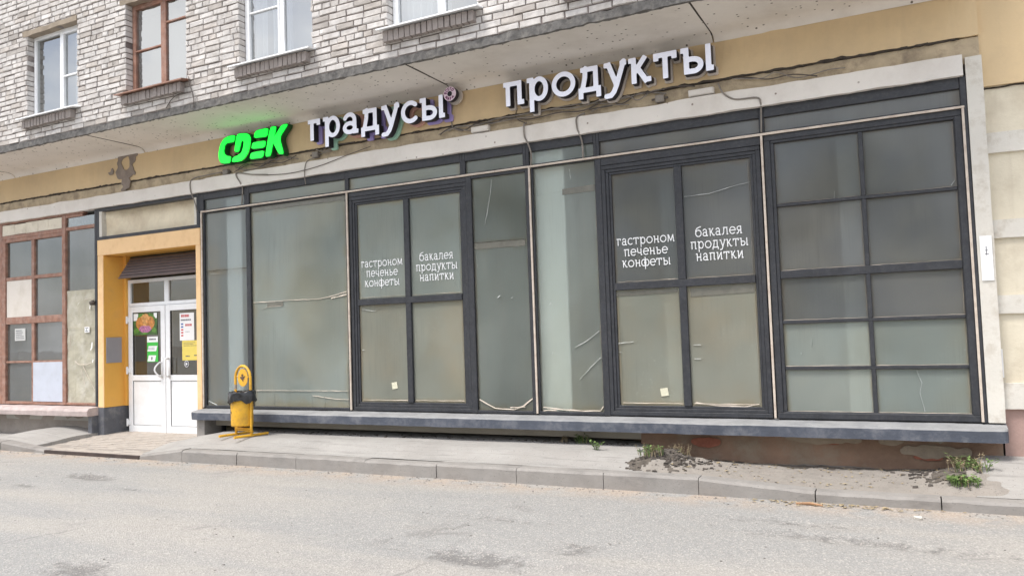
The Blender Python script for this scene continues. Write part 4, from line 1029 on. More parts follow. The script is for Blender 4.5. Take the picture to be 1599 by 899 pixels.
# ================================================================== SIGNS
def letters_sign(root, txt, x0, width, zb, xh, w, plates, yf, yb, sp):
    tot = word_width(txt, sp, w); sx = width/(tot*xh)
    x = x0
    for i, ch in enumerate(txt):
        lps, adv = glyph(ch, w, 34)
        pl = lambda px, py, q, x=x: (x+px*xh*sx, yf+.1-q, zb+py*xh)
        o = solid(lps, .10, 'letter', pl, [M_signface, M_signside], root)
        hl, _ = glyph(ch, w, 26, .055)
        c = plates[i % len(plates)]
        mm = mat('plate_%s' % c[0], c[1], .5, .04, 6)
        solid(hl, .03, 'back_plate', lambda px, py, q, x=x: (x+px*xh*sx, yb+.03-q, zb+py*xh), [mm, mm], o)
        mb = MB(); mb.tube([(x+.35*xh*sx*1.2, yf+.1, zb+xh*.9), (x+.35*xh*sx*1.2, yb, zb+xh*.9)], .008, 6)
        x += (adv+sp)*xh*sx
LIL = ('lilac', (.40, .33, .70)); MIN = ('mint', (.36, .60, .47)); SAL = ('salmon', (.66, .38, .31)); PAL = ('pale', (.56, .50, .45))
S1 = thing('shop_sign', (-5.9, 0, 4.0), 'white Cyrillic letters with lilac, mint and salmon back plates and a round badge', 'shop sign')
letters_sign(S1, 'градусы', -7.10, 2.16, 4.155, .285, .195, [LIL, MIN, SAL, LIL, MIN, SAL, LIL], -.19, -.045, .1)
ring = MB(); 
def disc(x, z, r, y, d, n=36):
    mb = MB(); n0 = 0
    for yy in (y, y+d):
        for i in range(n): a = 2*math.pi*i/n; mb.v.append((x+r*math.cos(a), yy, z+r*math.sin(a)))
    mb.f.append(tuple(range(n))); mb.f.append(tuple(range(2*n-1, n-1, -1))); mb.mi += [0, 1]
    for i in range(n): mb.f.append((i, n+i, n+(i+1) % n, (i+1) % n)); mb.mi.append(1)
    return mb
bx, bz = -4.87, 4.43
M_pinkface = mat('badge_face', (.80, .66, .78), .4, .03, 8)
bd = disc(bx, bz, .088, -.19, .07).build('round_badge', [M_pinkface, M_signside], S1)
disc(bx, bz, .032, -.193, .0025).build('badge_centre', M_signside, bd)
disc(bx, bz, .105, -.075, .03).build('back_plate', mat('plate_pale', PAL[1], .5, .04, 6), bd)
lpsall = []
ar = [('В', 160), ('С', 135), ('Е', 110), ('Г', 85), ('О', 60)]
for txt, a0, da in (('ВСЕГО', 165, -30), ('МИРА', 220, 32)):
    for i, ch in enumerate(txt):
        a = R(a0+da*i); lp, adv = glyph(ch, .26, 20); s = .027; up = (da < 0)
        for l in lp:
            q = []
            for px, py in l:
                u = (px-adv/2)*s; v = (py-.65)*s
                if not up: u, v = u, v
                rr = .060+(v if up else -v)
                th = a-(u/.060 if up else -u/.060)
                q.append((bx+rr*math.cos(th), bz+rr*math.sin(th)))
            lpsall.append(q)
solid(lpsall, .0025, 'lettering', lambda px, pz, q: (px, -.1905-q, pz), [mat('badge_ink', (.16, .02, .12), .5, .05, 5)], bd)
S2 = thing('shop_sign', (-2.9, 0, 4.0), 'white Cyrillic word sign with pale back plates on the frieze above the large windows', 'shop sign')
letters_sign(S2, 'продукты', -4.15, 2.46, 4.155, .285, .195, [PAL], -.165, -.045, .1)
# lit green letters
S3 = thing('lit_sign', (-8.2, 0, 4.0), 'glowing green slanted Latin letter sign on the ochre frieze left of the white letters', 'shop sign')
GREEN = mat('green_light', (.02, .65, .06), .4, .01, 5, emit=((.0, .82, .035), .8))
GSIDE = mat('green_side', (.0, .06, .012), .5, .1, 5)
shapes = [('letter', [[(315,205),(250,212),(195,240),(155,300),(135,400),(140,460),(160,495),(190,505),(258,497),(270,430),(225,425),(198,402),(192,370),(202,310),(228,285),(300,275)]]),
 ('letter', [[(333,192),(430,185),(462,200),(478,240),(470,320),(450,390),(415,445),(370,480),(280,490),(292,440),(350,415),(385,385),(402,330),(408,275),(400,262),(386,262),(376,280),(354,378),(306,380)]]),
 ('letter', [[(548,155),(660,132),(650,205),(632,222),(512,235),(522,180)], [(508,283),(634,262),(625,320),(602,337),(487,348),(497,297)], [(497,388),(618,365),(608,420),(590,440),(470,455),(480,400)]]),
 ('letter', [[(680,125),(740,115),(722,215),(728,215),(795,105),(860,92),(772,232),(815,398),(768,402),(714,290),(706,290),(682,420),(628,430)]])]
def chaikin(l, k=2):
    for _ in range(k):
        o = []
        for i in range(len(l)):
            a, b = l[i], l[(i+1) % len(l)]
            o += [(a[0]*.85+b[0]*.15, a[1]*.85+b[1]*.15), (a[0]*.15+b[0]*.85, a[1]*.15+b[1]*.85)]
        l = o
    return l

def tosign(a, b): return (.0018184559*a-.0000329666*b-9.055783, -.0002484325*a-.0013581487*b+4.808160)
def grow(l, d):
    c = []; n = len(l); ar_ = sum(l[i-1][0]*l[i][1]-l[i][0]*l[i-1][1] for i in range(n)); sg = 1 if ar_ > 0 else -1
    for i in range(n):
        a, b, e = Vector(l[i-1]), Vector(l[i]), Vector(l[(i+1) % n])
        u, v = (b-a).normalized(), (e-b).normalized(); nn = (Vector((u.y, -u.x))+Vector((v.y, -v.x)))
        nn = nn.normalized()*sg if nn.length > 1e-6 else Vector((0, 0)); c.append((b.x+nn.x*d, b.y+nn.y*d))
    return c
for nm, polys in shapes:
    pl = [[tosign(*p) for p in chaikin(q)] for q in polys]
    o = solid(pl, .012, 'letter', lambda px, pz, q: (px, -.128-q, pz), [GREEN, GREEN], S3)
    solid([grow(q, .014) for q in pl], .09, 'letter_case', lambda px, pz, q: (px, -.036-q, pz), [GSIDE, GSIDE], o)
mb = MB()
for x in (-8.6, -8.2, -7.85): mb.box(x-.01, x+.01, -.04, .01, 4.2, 4.22)
mb.build('bracket', M_signside, S3)

# ================================================================== CABLES AND BOXES
def cable(pts, r, label, m=None, y=-.075, sag=0.0, n=6):
    P3 = [Vector((p[0], p[2] if len(p) > 2 else y, p[1])) for p in pts]; out = []
    k = len(P3)
    for i in range(k-1):                       # Catmull-Rom through the points
        p0, p1, p2, p3 = P3[max(i-1, 0)], P3[i], P3[i+1], P3[min(i+2, k-1)]
        for q in range(6):
            t = q/6; out.append(.5*((2*p1)+(p2-p0)*t+(2*p0-5*p1+4*p2-p3)*t*t+(3*p1-p0-3*p2+p3)*t**3))
    out.append(P3[-1])
    mb = MB(); mb.tube(out, r*.8, n); o = mb.build('cable', m or M_cable, None, smooth=True)
    tag(o, label, 'cable'); return o
yb_ = -.068
cable([(-9.402, 3.465, -.03), (-9.44, 3.6, -.03), (-9.477, 3.751, yb_), (-9.488, 3.90, yb_), (-9.43, 3.965, -.03), (-9.2, 3.98, -.02), (-8.9, 3.99, -.02)], .011, 'grey conduit dropping over the beam into the recessed panel above the door')
cable([(-8.51, 3.478, -.012), (-8.49, 3.70, -.012), (-8.478, 3.779, yb_), (-8.55, 3.88, yb_), (-8.52, 3.925, yb_), (-8.25, 3.87, yb_), (-7.95, 3.83, yb_)], .012, 'grey cable looping on the beam below the green letters')
cable([(-7.95, 3.825, yb_), (-7.5, 3.80, yb_), (-7.0, 3.84, yb_), (-6.55, 3.92, -.07), (-6.2, 4.0, -.02)], .006, 'thin dark cable climbing along the beam under the lilac letters', M_cabled)
cable([(-7.316, 3.627, -.012), (-7.29, 3.74, -.06), (-7.277, 3.842, yb_), (-7.24, 3.93, -.06), (-7.14, 3.974, -.02)], .008, 'thin grey cable crossing the beam between the green and white letters')
cable([(-3.899, 3.46, -.012), (-3.89, 3.6, -.012), (-3.912, 3.72, -.05), (-3.942, 3.80, yb_), (-3.946, 3.93, yb_), (-3.94, 3.97, -.01)], .013, 'grey cable crossing the beam above the narrow middle lights, left of the two')
cable([(-3.241, 3.46, -.012), (-3.245, 3.64, -.012), (-3.262, 3.74, -.05), (-3.277, 3.80, yb_), (-3.277, 3.92, yb_), (-3.2, 3.97, -.01)], .013, 'grey cable crossing the beam above the narrow middle lights, right of the two')
cable([(-1.281, 3.47, -.012), (-1.274, 3.66, -.012), (-1.266, 3.76, -.06), (-1.30, 3.82, yb_), (-1.5, 3.835, yb_), (-1.595, 3.885, yb_), (-1.65, 3.95, yb_), (-1.69, 4.05, -.02)], .011, 'grey cable curling over the beam beside the white junction box on the right')
rc = random.Random(11)
def bundle(x0, x1, z, k, lab):
    for i in range(k):
        pts = []; x = x0+rc.uniform(0, .3); zz = z(x)
        while x < x1-rc.uniform(0, .4):
            pts.append((x, z(x)+rc.uniform(-.05, .05), -.012-rc.uniform(0, .02))); x += rc.uniform(.12, .3)
        cable(pts, rc.uniform(.006, .011), lab[i], M_cabled if i % 2 else M_cable)
bundle(-8.75, -7.3, lambda x: 3.975+.05*(x+8.75), 4, ['lowest grey cable in the tangle under the green letters', 'dark cable wandering in the tangle under the green letters', 'grey cable looping up in the tangle under the green letters', 'thin dark cable drooping in the tangle under the green letters'])
bundle(-7.3, -6.3, lambda x: 4.03+.05*(x+7.3), 3, ['grey cable in the clump under the first lilac letter', 'dark cable in the clump under the first lilac letter', 'pale cable in the clump under the mint letter'])
bundle(-5.2, -1.8, lambda x: 4.02+.015*(x+5), 3, ['long grey cable sagging under the right word sign', 'long dark cable strung along the crack under the right word sign', 'grey cable hanging below the right word sign'])
bundle(-3.4, -2.4, lambda x: 4.0, 2, ['short grey cable tangled under the middle of the right word sign', 'short dark cable tangled under the middle of the right word sign'])
bundle(-1.75, -.3, lambda x: 4.02+.05*math.sin(x*3), 2, ['loose grey cable above the right end of the beam', 'loose dark cable above the right end of the beam'])
cable([(-4.93, 4.38, -.012), (-4.96, 4.2, -.012), (-4.94, 4.06, -.012), (-4.8, 4.0, -.012)], .010, 'grey cable hanging from the round badge down the ochre frieze')
cable([(-4.05, 4.16, -.012), (-4.07, 4.05, -.012), (-3.95, 3.97, -.012)], .006, 'thin cable dropping from the first letter of the right word sign', M_cabled)
cable([(-8.34, 5.02, -1.07), (-8.31, 4.9, -1.075), (-8.26, 4.78, -1.075), (-8.25, 4.68, -1.07), (-8.27, 4.6, -1.05)], .007, 'dark cable hanging from the brown window sill down the bricks', M_cabled)
cable([(-8.30, 4.8, -1.075), (-8.5, 4.82, -1.07), (-8.66, 4.77, -1.07), (-8.78, 4.67, -1.065)], .007, 'short dark cable looping left along the bricks below the brown window', M_cabled)
for x, z, wd, lab in ((-4.555, 3.985, .24, 'white junction box lying on the beam left of the right word sign'), (-1.87, 3.985, .27, 'white junction box lying on the beam under the last letters on the right')):
    mb = MB(); mb.box(x-wd/2, x+wd/2, -.045, .02, z-.035, z+.035); o = mb.build('junction_box', M_beam, None, bevel=.006); tag(o, lab, 'junction box')
    mb = MB(); mb.box(x-wd/2+.01, x+wd/2-.01, -.05, -.0455, z-.027, z+.027); mb.build('cover', M_beam, o)
for x, z, lab in ((-8.80, 3.975, 'small grey connector box under the green letters'), (-7.12, 4.01, 'small grey connector box under the first lilac letter'), (-2.32, 3.99, 'small grey connector box under the middle of the right word sign')):
    mb = MB(); mb.box(x-.05, x+.05, -.05, .02, z-.04, z+.04); o = mb.build('connector_box', M_cable, None, bevel=.01); tag(o, lab, 'connector box')
    mb = MB(); mb.tube([(x+.05, -.02, z), (x+.09, -.02, z)], .012); mb.tube([(x-.05, -.02, z), (x-.09, -.02, z)], .012); mb.build('gland', M_cabled, o)

# ================================================================== LITTER BIN
BX, BY = -8.04, -.50
BZ = pavz(BX, BY)+.004
bin_ = thing('litter_bin', (BX, BY, BZ), 'yellow hooped litter bin with black bag liner standing on the pavement by the door', 'litter bin')
ra = R(-9)
def bl(x, y, z): return (BX+x*math.cos(ra)-y*math.sin(ra), BY+x*math.sin(ra)+y*math.cos(ra), BZ+z)
hw = .165
pts = [bl(-hw, 0, .02)]+[bl(-hw, 0, .02+.72*i/6) for i in range(1, 7)]+[bl(-hw*math.cos(math.pi*i/14), 0, .76+.17*math.sin(math.pi*i/14)) for i in range(0, 15)]+[bl(hw, 0, .74-.72*i/6) for i in range(0, 7)]
mb = MB(); mb.tube(pts, .018, 10); mb.build('hoop', M_bin, bin_, smooth=True)
for s in (-1, 1):
    mb = MB(); mb.tube([bl(s*hw*1.0-.015, -.25, .018), bl(s*hw+.015, .25, .018)], .0175, 10); mb.build('foot', M_bin, bin_, smooth=False)
mb = MB(); mb.tube([bl(-hw, 0, .10), bl(hw, 0, .10)], .014, 8); mb.tube([bl(-hw, 0, .075), bl(hw, 0, .075)], .010, 8); mb.build('crossbar', M_bin, bin_, smooth=True)
# bucket
mb = MB(); prof = [(.02, .135), (.145, .14), (.150, .16), (.152, .42), (.155, .56), (.146, .56), (.142, .2), (.02, .16)]; k = 28; n0 = 0
for r, z in prof:
    for i in range(k):
        a = 2*math.pi*i/k; mb.v.append(bl(r*math.cos(a), -.02+r*.92*math.sin(a), z))
for j in range(len(prof)-1):
    for i in range(k): mb.f.append((j*k+i, j*k+(i+1) % k, (j+1)*k+(i+1) % k, (j+1)*k+i)); mb.mi.append(0)
mb.f.append(tuple(range(k-1, -1, -1))); mb.mi.append(0); mb.f.append(tuple((len(prof)-1)*k+i for i in range(k))); mb.mi.append(0)
bk = mb.build('bucket', M_bin, bin_, smooth=False)
for p in bk.data.polygons:
    if len(p.vertices) == 4 and abs(p.normal.z) < .5: p.use_smooth = True
# pale torn sticker and small dark marks wrapped on the bucket
def wrap(name, a0, a1, z0, z1, m, par, ragged=0):
    mb = MB(); q = 8
    for i in range(q+1):
        a = R(a0+(a1-a0)*i/q); r = .1565
        for z in (z0+ragged*nz(i*.9, 0, 1), z1+ragged*nz(i*.9, 0, 5)): mb.v.append(bl(r*math.cos(a), -.02+r*.925*math.sin(a), z))
    for i in range(q): mb.f.append((2*i, 2*i+2, 2*i+3, 2*i+1)); mb.mi.append(0)
    return mb.build(name, m, par, fixn=False)
wrap('sticker', 188, 226, .31, .50, mat('faded_sticker', (.48, .66, .74), .6, .15, 30), bk, .06)
wrap('mark', 246, 258, .315, .335, M_rust, bk, .01)
# bag liner: crumpled skirt over the rim
mb = MB(); k = 56; rows = [(.145, .50), (.152, .575), (.160, .60), (.176, .585), (.180, .55), (.178, .51), (.176, .47)]
for j, (r, z) in enumerate(rows):
    for i in range(k):
        a = 2*math.pi*i/k; f = .35+.65*max(0, j-1)/5
        side = math.exp(-((math.atan2(math.sin(a-R(10)), math.cos(a-R(10))))/.5)**2)
        low = math.exp(-((math.atan2(math.sin(a-R(205)), math.cos(a-R(205))))/.7)**2)
        rr = r+f*(.022*nz(a*3.2, j*.6, 1)+.018*nz(a*8, j*.9, 4))+side*.05*f
        zz = z+f*(.03*nz(a*2.5, j*.4, 8)-.05*low*(j/6)+.035*side*(j < 5)) + (.02 if j > 3 else 0)*math.sin(a*5)
        mb.v.append(bl(rr*math.cos(a), -.02+rr*.95*math.sin(a), zz))
for j in range(len(rows)-1):
    for i in range(k): mb.f.append((j*k+i, j*k+(i+1) % k, (j+1)*k+(i+1) % k, (j+1)*k+i)); mb.mi.append(0)
mb.build('bag_liner', M_bag, bin_, smooth=True, fixn=False)
# round plate in the hoop with a rusty burst
mb = MB(); k = 30
for y in (-.004, .004):
    for i in range(k): a = 2*math.pi*i/k; mb.v.append(bl(.108*math.cos(a), y, .775+.118*math.sin(a)))
mb.f += [tuple(range(k)), tuple(range(2*k-1, k-1, -1))]; mb.mi += [0, 0]
for i in range(k): mb.f.append((i, k+i, k+(i+1) % k, (i+1) % k)); mb.mi.append(0)
dk = mb.build('round_plate', M_bin, bin_)
mb = MB(); c0 = len(mb.v); k = 22
mb.v.append(bl(0, -.0065, .775))
for i in range(k): a = 2*math.pi*i/k; r = .042*(1+.55*math.sin(a*4+1)*(i % 2)+.3*nz(a*2, 1)); mb.v.append(bl(r*math.cos(a), -.006, .775+r*math.sin(a)))
for i in range(k): mb.f.append((0, 1+i, 1+(i+1) % k)); mb.mi.append(0)
mb.build('rust_burst', M_rust, dk, fixn=False)
mb = MB(); mb.tube([bl(-hw, 0, .79), bl(-.105, 0, .785)], .006, 6); mb.tube([bl(hw, 0, .79), bl(.105, 0, .785)], .006, 6); mb.build('lug', M_bin, dk)
mb = MB()
for s in (-1, 1): mb.box(0, 0, 0, 0, 0, 0)
mb = MB(); q = [bl(-hw-.019, -.019, .63), bl(-hw+.019, -.019, .63), bl(-hw+.02, -.02, .69), bl(-hw-.02, -.018, .67)]
mb.tube([bl(-hw, 0, .62), bl(-hw, 0, .68)], .0195, 10); mb.build('tape', mat('grey_tape', (.28, .26, .24), .6, .1, 9), bin_)

# ================================================================== NOTICES ON THE DOOR AND WALLS
YP = YD-.02+.022-.004
def flat(x0, x1, z0, z1, y, m, name, par, dx=0):
    mb = MB(); mb.face([(x0, y, z0), (x1, y, z0), (x1+dx, y, z1), (x0+dx, y, z1)]); return mb.build(name, m, par, fixn=False)
def paper(x0, x1, z0, z1, y, m, label, cat, name='notice'):
    mb = MB(); mb.box(x0, x1, y-.002, y, z0, z1); o = mb.build(name, m, None); return tag(o, label, cat)
P_ink = mat('print_ink', (.10, .10, .12), .6, .1, 9); P_red = mat('print_red', (.55, .08, .08), .6, .1, 9); P_blue = mat('print_blue', (.08, .14, .4), .6, .1, 9)
P_green = mat('print_green', (.05, .48, .06), .5, .04, 9); P_yel = mat('print_yellow', (.74, .60, .13), .6, .05, 9)
def lines(o, x0, x1, z0, z1, k, y, m=P_ink, seed=1, h=.35):
    r = random.Random(seed); mb = MB()
    for i in range(k):
        z = z1-(z1-z0)*(i+.5)/k; hh = (z1-z0)/k*h/2; x = x0
        e = x1-r.uniform(0, .3)*(x1-x0)
        while x < e-.004:
            w_ = min(r.uniform(.008, .03), e-x); mb.face([(x, y, z-hh), (x+w_, y, z-hh), (x+w_, y, z+hh), (x, y, z+hh)]); x += w_+.005
    return mb.build('print', m, o, fixn=False)
# food poster
o = paper(-11.365, -10.80, 1.665, 2.02, YP, mat('poster_green', (.06, .13, .035), .45, .5, 9), 'food poster of golden brown roast with green leaves on the left door leaf', 'poster', 'poster')
def ell(cx, cz, rx, rz, y, m, a=0, wob=.08, seed=1, name='print'):
    mb = MB(); k = 26; mb.v.append((cx, y, cz))
    for i in range(k):
        t = 2*math.pi*i/k; q = 1+wob*nz(math.cos(t)*2, math.sin(t)*2, seed); u, v = rx*q*math.cos(t), rz*q*math.sin(t)
        mb.v.append((cx+u*math.cos(a)-v*math.sin(a), y, cz+u*math.sin(a)+v*math.cos(a)))
    for i in range(k): mb.f.append((0, 1+i, 1+(i+1) % k)); mb.mi.append(0)
    return mb.build(name, m, o, fixn=False)
Oa = mat('poster_orange', (.50, .21, .055), .45, .5, 22); Ob = mat('poster_tan', (.62, .32, .11), .45, .5, 22); Pu = mat('poster_purple', (.42, .16, .30), .45, .6, 40); Gr = mat('poster_leaf', (.10, .24, .04), .45, .6, 30)
flat(-11.36, -11.25, 1.90, 2.015, YP-.0026, M_white_paper, 'print', o); flat(-10.88, -10.805, 1.93, 2.015, YP-.0026, M_white_paper, 'print', o)
for i, (cx, cz, rx, rz, m_, a) in enumerate(((-11.20, 1.97, .08, .03, Gr, .5), (-10.92, 1.96, .09, .03, Gr, -.6), (-11.28, 1.74, .07, .04, Gr, .2), (-10.87, 1.74, .06, .04, Gr, -.3), (-11.20, 1.85, .10, .11, Oa, .3), (-10.96, 1.85, .10, .11, Oa, -.3), (-11.08, 1.94, .10, .07, Ob, 0), (-11.08, 1.85, .05, .10, Ob, 0), (-11.08, 1.76, .15, .055, Pu, 0), (-11.08, 1.69, .06, .018, Gr, 0))):
    ell(cx, cz, rx, rz, YP-.0030-.0004*i, m_, a, .3, i)
# green-and-white notice
o = paper(-11.04, -10.785, 1.23, 1.635, YP, P_green, 'green and white striped notice below the food poster on the left door leaf', 'notice')
flat(-11.04, -10.785, 1.545, 1.635, YP-.0028, M_white_paper, 'print', o); flat(-11.035, -10.83, 1.40, 1.485, YP-.0028, M_white_paper, 'print', o, .03); flat(-11.035, -10.86, 1.24, 1.335, YP-.0028, M_white_paper, 'print', o, .03)
lines(o, -10.99, -10.82, 1.575, 1.61, 1, YP-.0034, P_ink, 3, .7); lines(o, -11.02, -10.85, 1.42, 1.47, 2, YP-.0034, P_ink, 4); lines(o, -10.95, -10.9, 1.26, 1.31, 2, YP-.0034, P_ink, 5, .8)
# white notice with coloured rows
o = paper(-10.285, -9.965, 1.555, 1.985, YP, M_white_paper, 'white printed notice with red and blue rows on the right door leaf', 'notice')
lines(o, -10.25, -10.02, 1.915, 1.965, 1, YP-.0028, P_red, 6, .8); lines(o, -10.26, -10.0, 1.86, 1.89, 1, YP-.0028, P_ink, 7, .8)
for i in range(5): flat(-10.255, -10.205, 1.80-i*.045, 1.825-i*.045, YP-.0028, P_blue if i < 2 else P_red, 'print', o)
lines(o, -10.16, -10.0, 1.77, 1.82, 1, YP-.0028, P_red, 8, .7); lines(o, -10.16, -10.05, 1.68, 1.70, 1, YP-.0028, P_ink, 9)
# yellow notice
o = paper(-10.235, -9.70, 1.245, 1.552, YP, P_yel, 'yellow printed notice under the white one on the right door leaf', 'notice')
lines(o, -10.2, -9.9, 1.46, 1.53, 3, YP-.0028, P_ink, 10, .3); lines(o, -10.16, -10.05, 1.30, 1.32, 1, YP-.0028, P_ink, 12, .9); lines(o, -9.97, -9.88, 1.31, 1.33, 1, YP-.0028, P_ink, 13, .9)
# round arrow sticker
mb = disc(-10.14, 1.19, .052, YP-.003, .003); o = tag(mb.build('sticker', [P_ink, P_ink]), 'small round dark sticker with a white arrow on the right door leaf', 'sticker')
mb = MB(); k = 24
for i in range(k):
    a, b = 2*math.pi*i/k, 2*math.pi*(i+1)/k; y = YP-.0036
    mb.face([(-10.14+.044*math.cos(a), y, 1.19+.044*math.sin(a)), (-10.14+.051*math.cos(a), y, 1.19+.051*math.sin(a)), (-10.14+.051*math.cos(b), y, 1.19+.051*math.sin(b)), (-10.14+.044*math.cos(b), y, 1.19+.044*math.sin(b))])
y = YP-.0036; mb.face([(-10.16, y, 1.165), (-10.115, y, 1.19), (-10.16, y, 1.215)]); mb.build('arrow', M_white_paper, o, fixn=False)
# papers on the pilaster and window
mb = MB(); mb.box(.574, .668, -.034, -.030, 1.84, 2.245); o = tag(mb.build('notice', M_white_paper), 'long white paper with one dark pen mark pasted on the white pilaster', 'notice')
mb = MB(); y = -.0355
for a, b, c, d in ((.618, .624, 2.07, 2.15), (.608, .64, 2.075, 2.081), (.612, .632, 2.11, 2.116)): mb.face([(a, y, c), (b, y, c), (b, y, d), (a, y, d)])
mb.build('pen_mark', P_ink, o, fixn=False)
mb = MB(); mb.box(.686, .7, .03, .084, .965, 1.22); tag(mb.build('paper_scrap', M_white_paper), 'blank white scrap of paper at the edge of the cream wall', 'paper')
mb = MB(); mb.box(-13.98, -13.68, .035, .038, 1.65, 1.86); o = tag(mb.build('notice', mat('grey_paper', (.55, .55, .53), .8, .05, 5)), 'small grey printed paper in the brown-framed window', 'notice')
lines(o, -13.95, -13.71, 1.67, 1.84, 5, .0335, P_ink, 20, .4)
mb = MB(); mb.box(-12.05, -11.93, .004, .008, 1.74, 1.83); o = tag(mb.build('notice', M_white_paper), 'small white square notice on the tatty pale panel', 'notice')
mb = MB(); y = .0030
for i in range(4):
    for j in range(4):
        if (i*3+j*5+i*j) % 3 == 0: mb.face([(-12.03+i*.02, y, 1.755+j*.016), (-12.014+i*.02, y, 1.755+j*.016), (-12.014+i*.02, y, 1.768+j*.016), (-12.03+i*.02, y, 1.768+j*.016)])
mb.build('print', P_ink, o, fixn=False)
# small lamp bracket on the dark post left of the door
mb = MB(); mb.tube([(-11.80, .0, 2.22), (-11.82, -.06, 2.2)], [.045, .03], 10); o = tag(mb.build('bell_box', M_cabled, None, smooth=True), 'small dark rounded fitting on the post left of the door', 'fitting')

# ================================================================== WEEDS AND DEBRIS
rw = random.Random(5)
def weed(x, y, z, h, spread, k, label, dry=.0, grp=None):
    t = thing('weed', (x, y, z), label, 'weed', grp)
    mb = MB(); md = MB()
    for i in range(k):
        a = rw.uniform(0, 6.28); rr = spread*math.sqrt(rw.random()); bx_, by_ = x+rr*math.cos(a), y+rr*math.sin(a)
        hh = h*rw.uniform(.45, 1); lx, ly = rw.uniform(-.9, .9)*hh, rw.uniform(-.9, .9)*hh
        T = md if rw.random() < dry else mb
        if T is md:
            T.tube([(bx_, by_, z-.02), (bx_+lx*.3, by_+ly*.3, z+hh*.6), (bx_+lx*.7, by_+ly*.7, z+hh*1.25)], [.003, .0025, .001], 4)
            for q in range(3):
                p = (bx_+lx*.5, by_+ly*.5, z+hh*(.7+.18*q)); s = .014
                T.face([(p[0]-s, p[1], p[2]), (p[0], p[1]-s, p[2]+s*.4), (p[0]+s, p[1], p[2]+s), (p[0], p[1]+s, p[2]+s*.3)])
        else:
            T.tube([(bx_, by_, z-.02), (bx_+lx*.4, by_+ly*.4, z+hh*.6), (bx_+lx, by_+ly, z+hh)], [.003, .002, .001], 4)
            for q in range(5):
                f = rw.uniform(.25, 1); c = Vector((bx_+lx*f, by_+ly*f, z+hh*f)); b = rw.uniform(0, 6.28); L_ = rw.uniform(.02, .045); d = Vector((math.cos(b), math.sin(b), rw.uniform(-.1, .6)))*L_
                sd_ = Vector((-math.sin(b), math.cos(b), 0))*L_*.3
                T.face([c, c+d*.5+sd_, c+d, c+d*.5-sd_])
    if mb.f: mb.build('foliage', M_green, t, fixn=False)
    if md.f: md.build('dry_stalks', M_dry, t, fixn=False)
weed(-2.38, -.72, dirtz(-2.38, -.72), .075, .13, 50, 'green weeds with dry stalks on the rubble at the broken pavement end', .5)
weed(-2.2, -.3, dirtz(-2.2, -.3), .11, .14, 40, 'dry twiggy weeds under the ledge beside the broken pavement end', .8)
weed(.30, -.78, dirtz(.30, -.78), .06, .12, 70, 'low green weed patch at the kerb beside the right pavement', .1)
weed(.36, -.40, dirtz(.36, -.4), .13, .16, 44, 'tall dry pale weeds between the dirt and the right pavement', .5)
weed(-3.05, -.42, pavz(-3.05, -.42), .10, .03, 10, 'tiny green seedling growing from the pavement', 0)
weed(-3.35, .0, pavz(-3.35, .0), .12, .10, 22, 'small green weeds in the shadow under the ledge', .2)
weed(-3.62, .02, pavz(-3.62, .02), .06, .06, 12, 'dry leaves caught under the ledge left of the green weeds', .9)
mb = MB()
def chip(x, y, z, s):
    n0 = len(mb.v); r = rw
    for k in range(8): mb.v.append((x+((k & 1)-.5)*s*r.uniform(.6, 1.3), y+((k >> 1 & 1)-.5)*s*r.uniform(.6, 1.3), z+((k >> 2)-.3)*s*.5*r.uniform(.5, 1.2)))
    for q in ((0, 2, 3, 1), (4, 5, 7, 6), (0, 1, 5, 4), (2, 6, 7, 3), (0, 4, 6, 2), (1, 3, 7, 5)): mb.f.append(tuple(n0+i for i in q)); mb.mi.append(0)
for i in range(750):
    x, y = rw.gauss(-2.28, .24), rw.gauss(-.52, .2)
    if -.98 < y < .05 and x > -2.66: chip(x, y, dirtz(x, y), rw.choice((.008, .010, .012, .015, .02, .03, .04)))
for i in range(110):
    x, y = rw.uniform(-2, .4), rw.uniform(-.95, .02); chip(x, y, dirtz(x, y), rw.choice((.005, .008, .014)))
for i in range(160):
    x, y = rw.gauss(.15, .2), rw.gauss(-.3, .18)
    if -.98 < y < .05 and x < .5: chip(x, y, dirtz(x, y), rw.choice((.012, .02, .035)))
for i in range(140):
    x, y = rw.uniform(-9, -2.6), rw.gauss(.0, .06); chip(x, min(y, .06), pavz(x, y), rw.choice((.01, .016, .03)))
struct(mb.build('rubble', M_rubble), 'stuff')
mb = MB()
for i in range(500):
    x, y = rw.uniform(-13, 1.5), -1.17-abs(rw.gauss(0, .12)); chip(x, y, roadz2(x, y), rw.choice((.006, .009, .014)))
for i in range(500):
    x, y = rw.uniform(-13, 1.5), rw.uniform(-5.5, -1.2); chip(x, y, roadz2(x, y), rw.choice((.005, .008, .012)))
struct(mb.build('grit', M_grit), 'stuff')
mb = MB()
for i in range(240):
    x, y = rw.choice(((rw.uniform(-2.2, .4), rw.uniform(-.95, 0)), (rw.gauss(-.7, .35), -1.18-abs(rw.gauss(0, .06))))); z = (dirtz if y > -1 else roadz2)(x, y)+.006
    b = rw.uniform(0, 6.28); s = rw.uniform(.01, .03); c, d = math.cos(b)*s, math.sin(b)*s
    mb.face([(x-c, y-d, z), (x+d*.4, y-c*.4, z+.006), (x+c, y+d, z+.003), (x-d*.4, y+c*.4, z+.008)])
struct(mb.build('leaf_litter', M_dry, fixn=False), 'stuff')
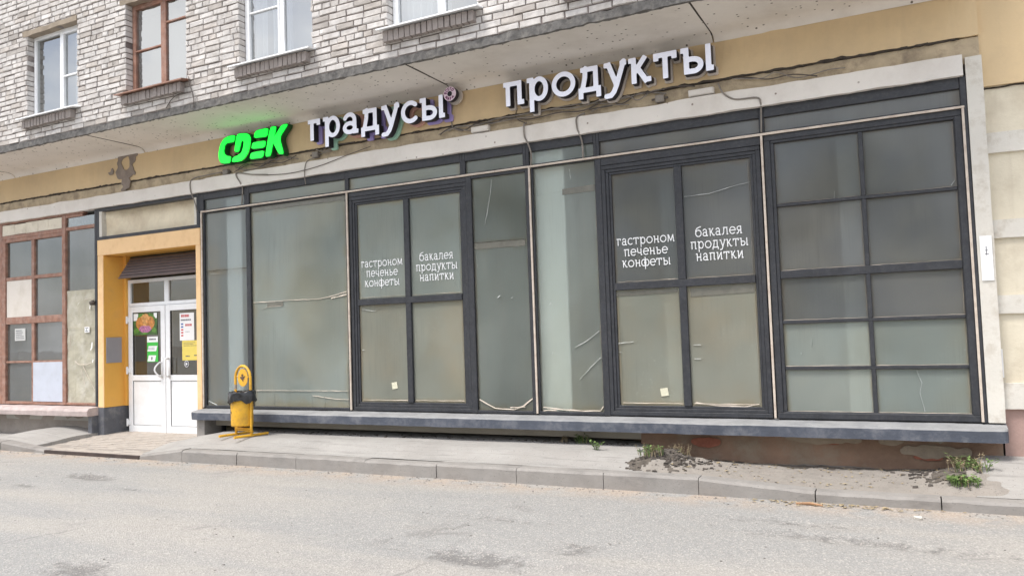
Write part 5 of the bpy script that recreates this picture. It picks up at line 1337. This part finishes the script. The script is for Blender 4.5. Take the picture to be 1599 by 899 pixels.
for x, y, s, lab in ((-.05, -1.5, .05, 'pale pebble lying on the road near the kerb on the right'), (-.85, -1.28, .12, 'brown splinter of wood lying in the gutter')):
    mb = MB(); chip(x, y, roadz2(x, y)+.005, s if s < .1 else .03)
    if s > .1: mb = MB(); mb.tube([(x-.11, y, .012), (x, y+.01, .016), (x+.1, y-.02, .012)], [.008, .012, .006], 5)
    tag(mb.build('pebble' if s < .1 else 'wood_splinter', M_white if s < .1 else mat('split_wood', (.35, .2, .11), .9, .2, 20)), lab, 'debris')

# ================================================================== TREES ACROSS THE STREET (they face the glazing)
rt = random.Random(21)
def tree_mesh(h, r, leaves):
    tr = MB(); lf = MB()
    tr.tube([(0, 0, -.3), (.05, .02, h*.25), (-.05, .06, h*.5), (.04, 0, h*.8)], [.24, .19, .13, .05], 9)
    clumps = []
    for i in range(16):
        a = rt.uniform(0, 6.28); zz = h*rt.uniform(.35, .95); rr = r*rt.uniform(.3, .85)*(1.15-abs(zz/h-.62)); e = Vector((rr*math.cos(a), rr*math.sin(a), zz))
        tr.tube([(0, 0, zz-h*.16), tuple(e*.5+Vector((0, 0, zz*.46))), tuple(e)], [.07, .045, .015], 5); clumps.append((e, r*rt.uniform(.28, .5)))
    for i in range(leaves):
        c, cr = rt.choice(clumps); d = Vector((rt.gauss(0, 1), rt.gauss(0, 1), rt.gauss(0, .8))); p = c+d.normalized()*cr*rt.random()**.5
        s = rt.uniform(.10, .22); u = Vector((rt.gauss(0, 1), rt.gauss(0, 1), rt.gauss(0, .6))).normalized()*s; v = Vector((rt.gauss(0, 1), rt.gauss(0, 1), rt.gauss(0, .6))).normalized()*s*.6
        lf.face([p-u, p+v, p+u, p-v])
    return tr, lf
tr, lf = tree_mesh(9.0, 3.4, 4200)
t0 = None
for i, (x, y, sc, a, lab) in enumerate(((-17, -24, 1.0, 0, 'tall leafy street tree across the road, facing the brown-framed windows'), (-9, -26, 1.15, 1.2, 'tall leafy street tree across the road, facing the litter bin'), (-1, -25, .95, 2.6, 'leafy street tree across the road, facing the gridded window'), (7, -27, 1.2, 4.0, 'tall leafy street tree across the road, facing the cream neighbour'), (-26, -27, 1.2, 5.1, 'broad leafy street tree across the road, far to the left'))):
    if t0 is None:
        t0 = thing('street_tree', (0, 0, 0), lab, 'tree', 'trees across the road'); c1 = tr.build('trunk', M_bark, t0); c2 = lf.build('crown', M_leaf, t0, fixn=False); t = t0
    else:
        t = t0.copy(); COL.objects.link(t); t['label'] = lab
        for ch in (c1, c2): q = ch.copy(); COL.objects.link(q); q.parent = t
    t.location = (x, y, 0); t.rotation_euler = (0, 0, a); t.scale = (sc, sc, sc)
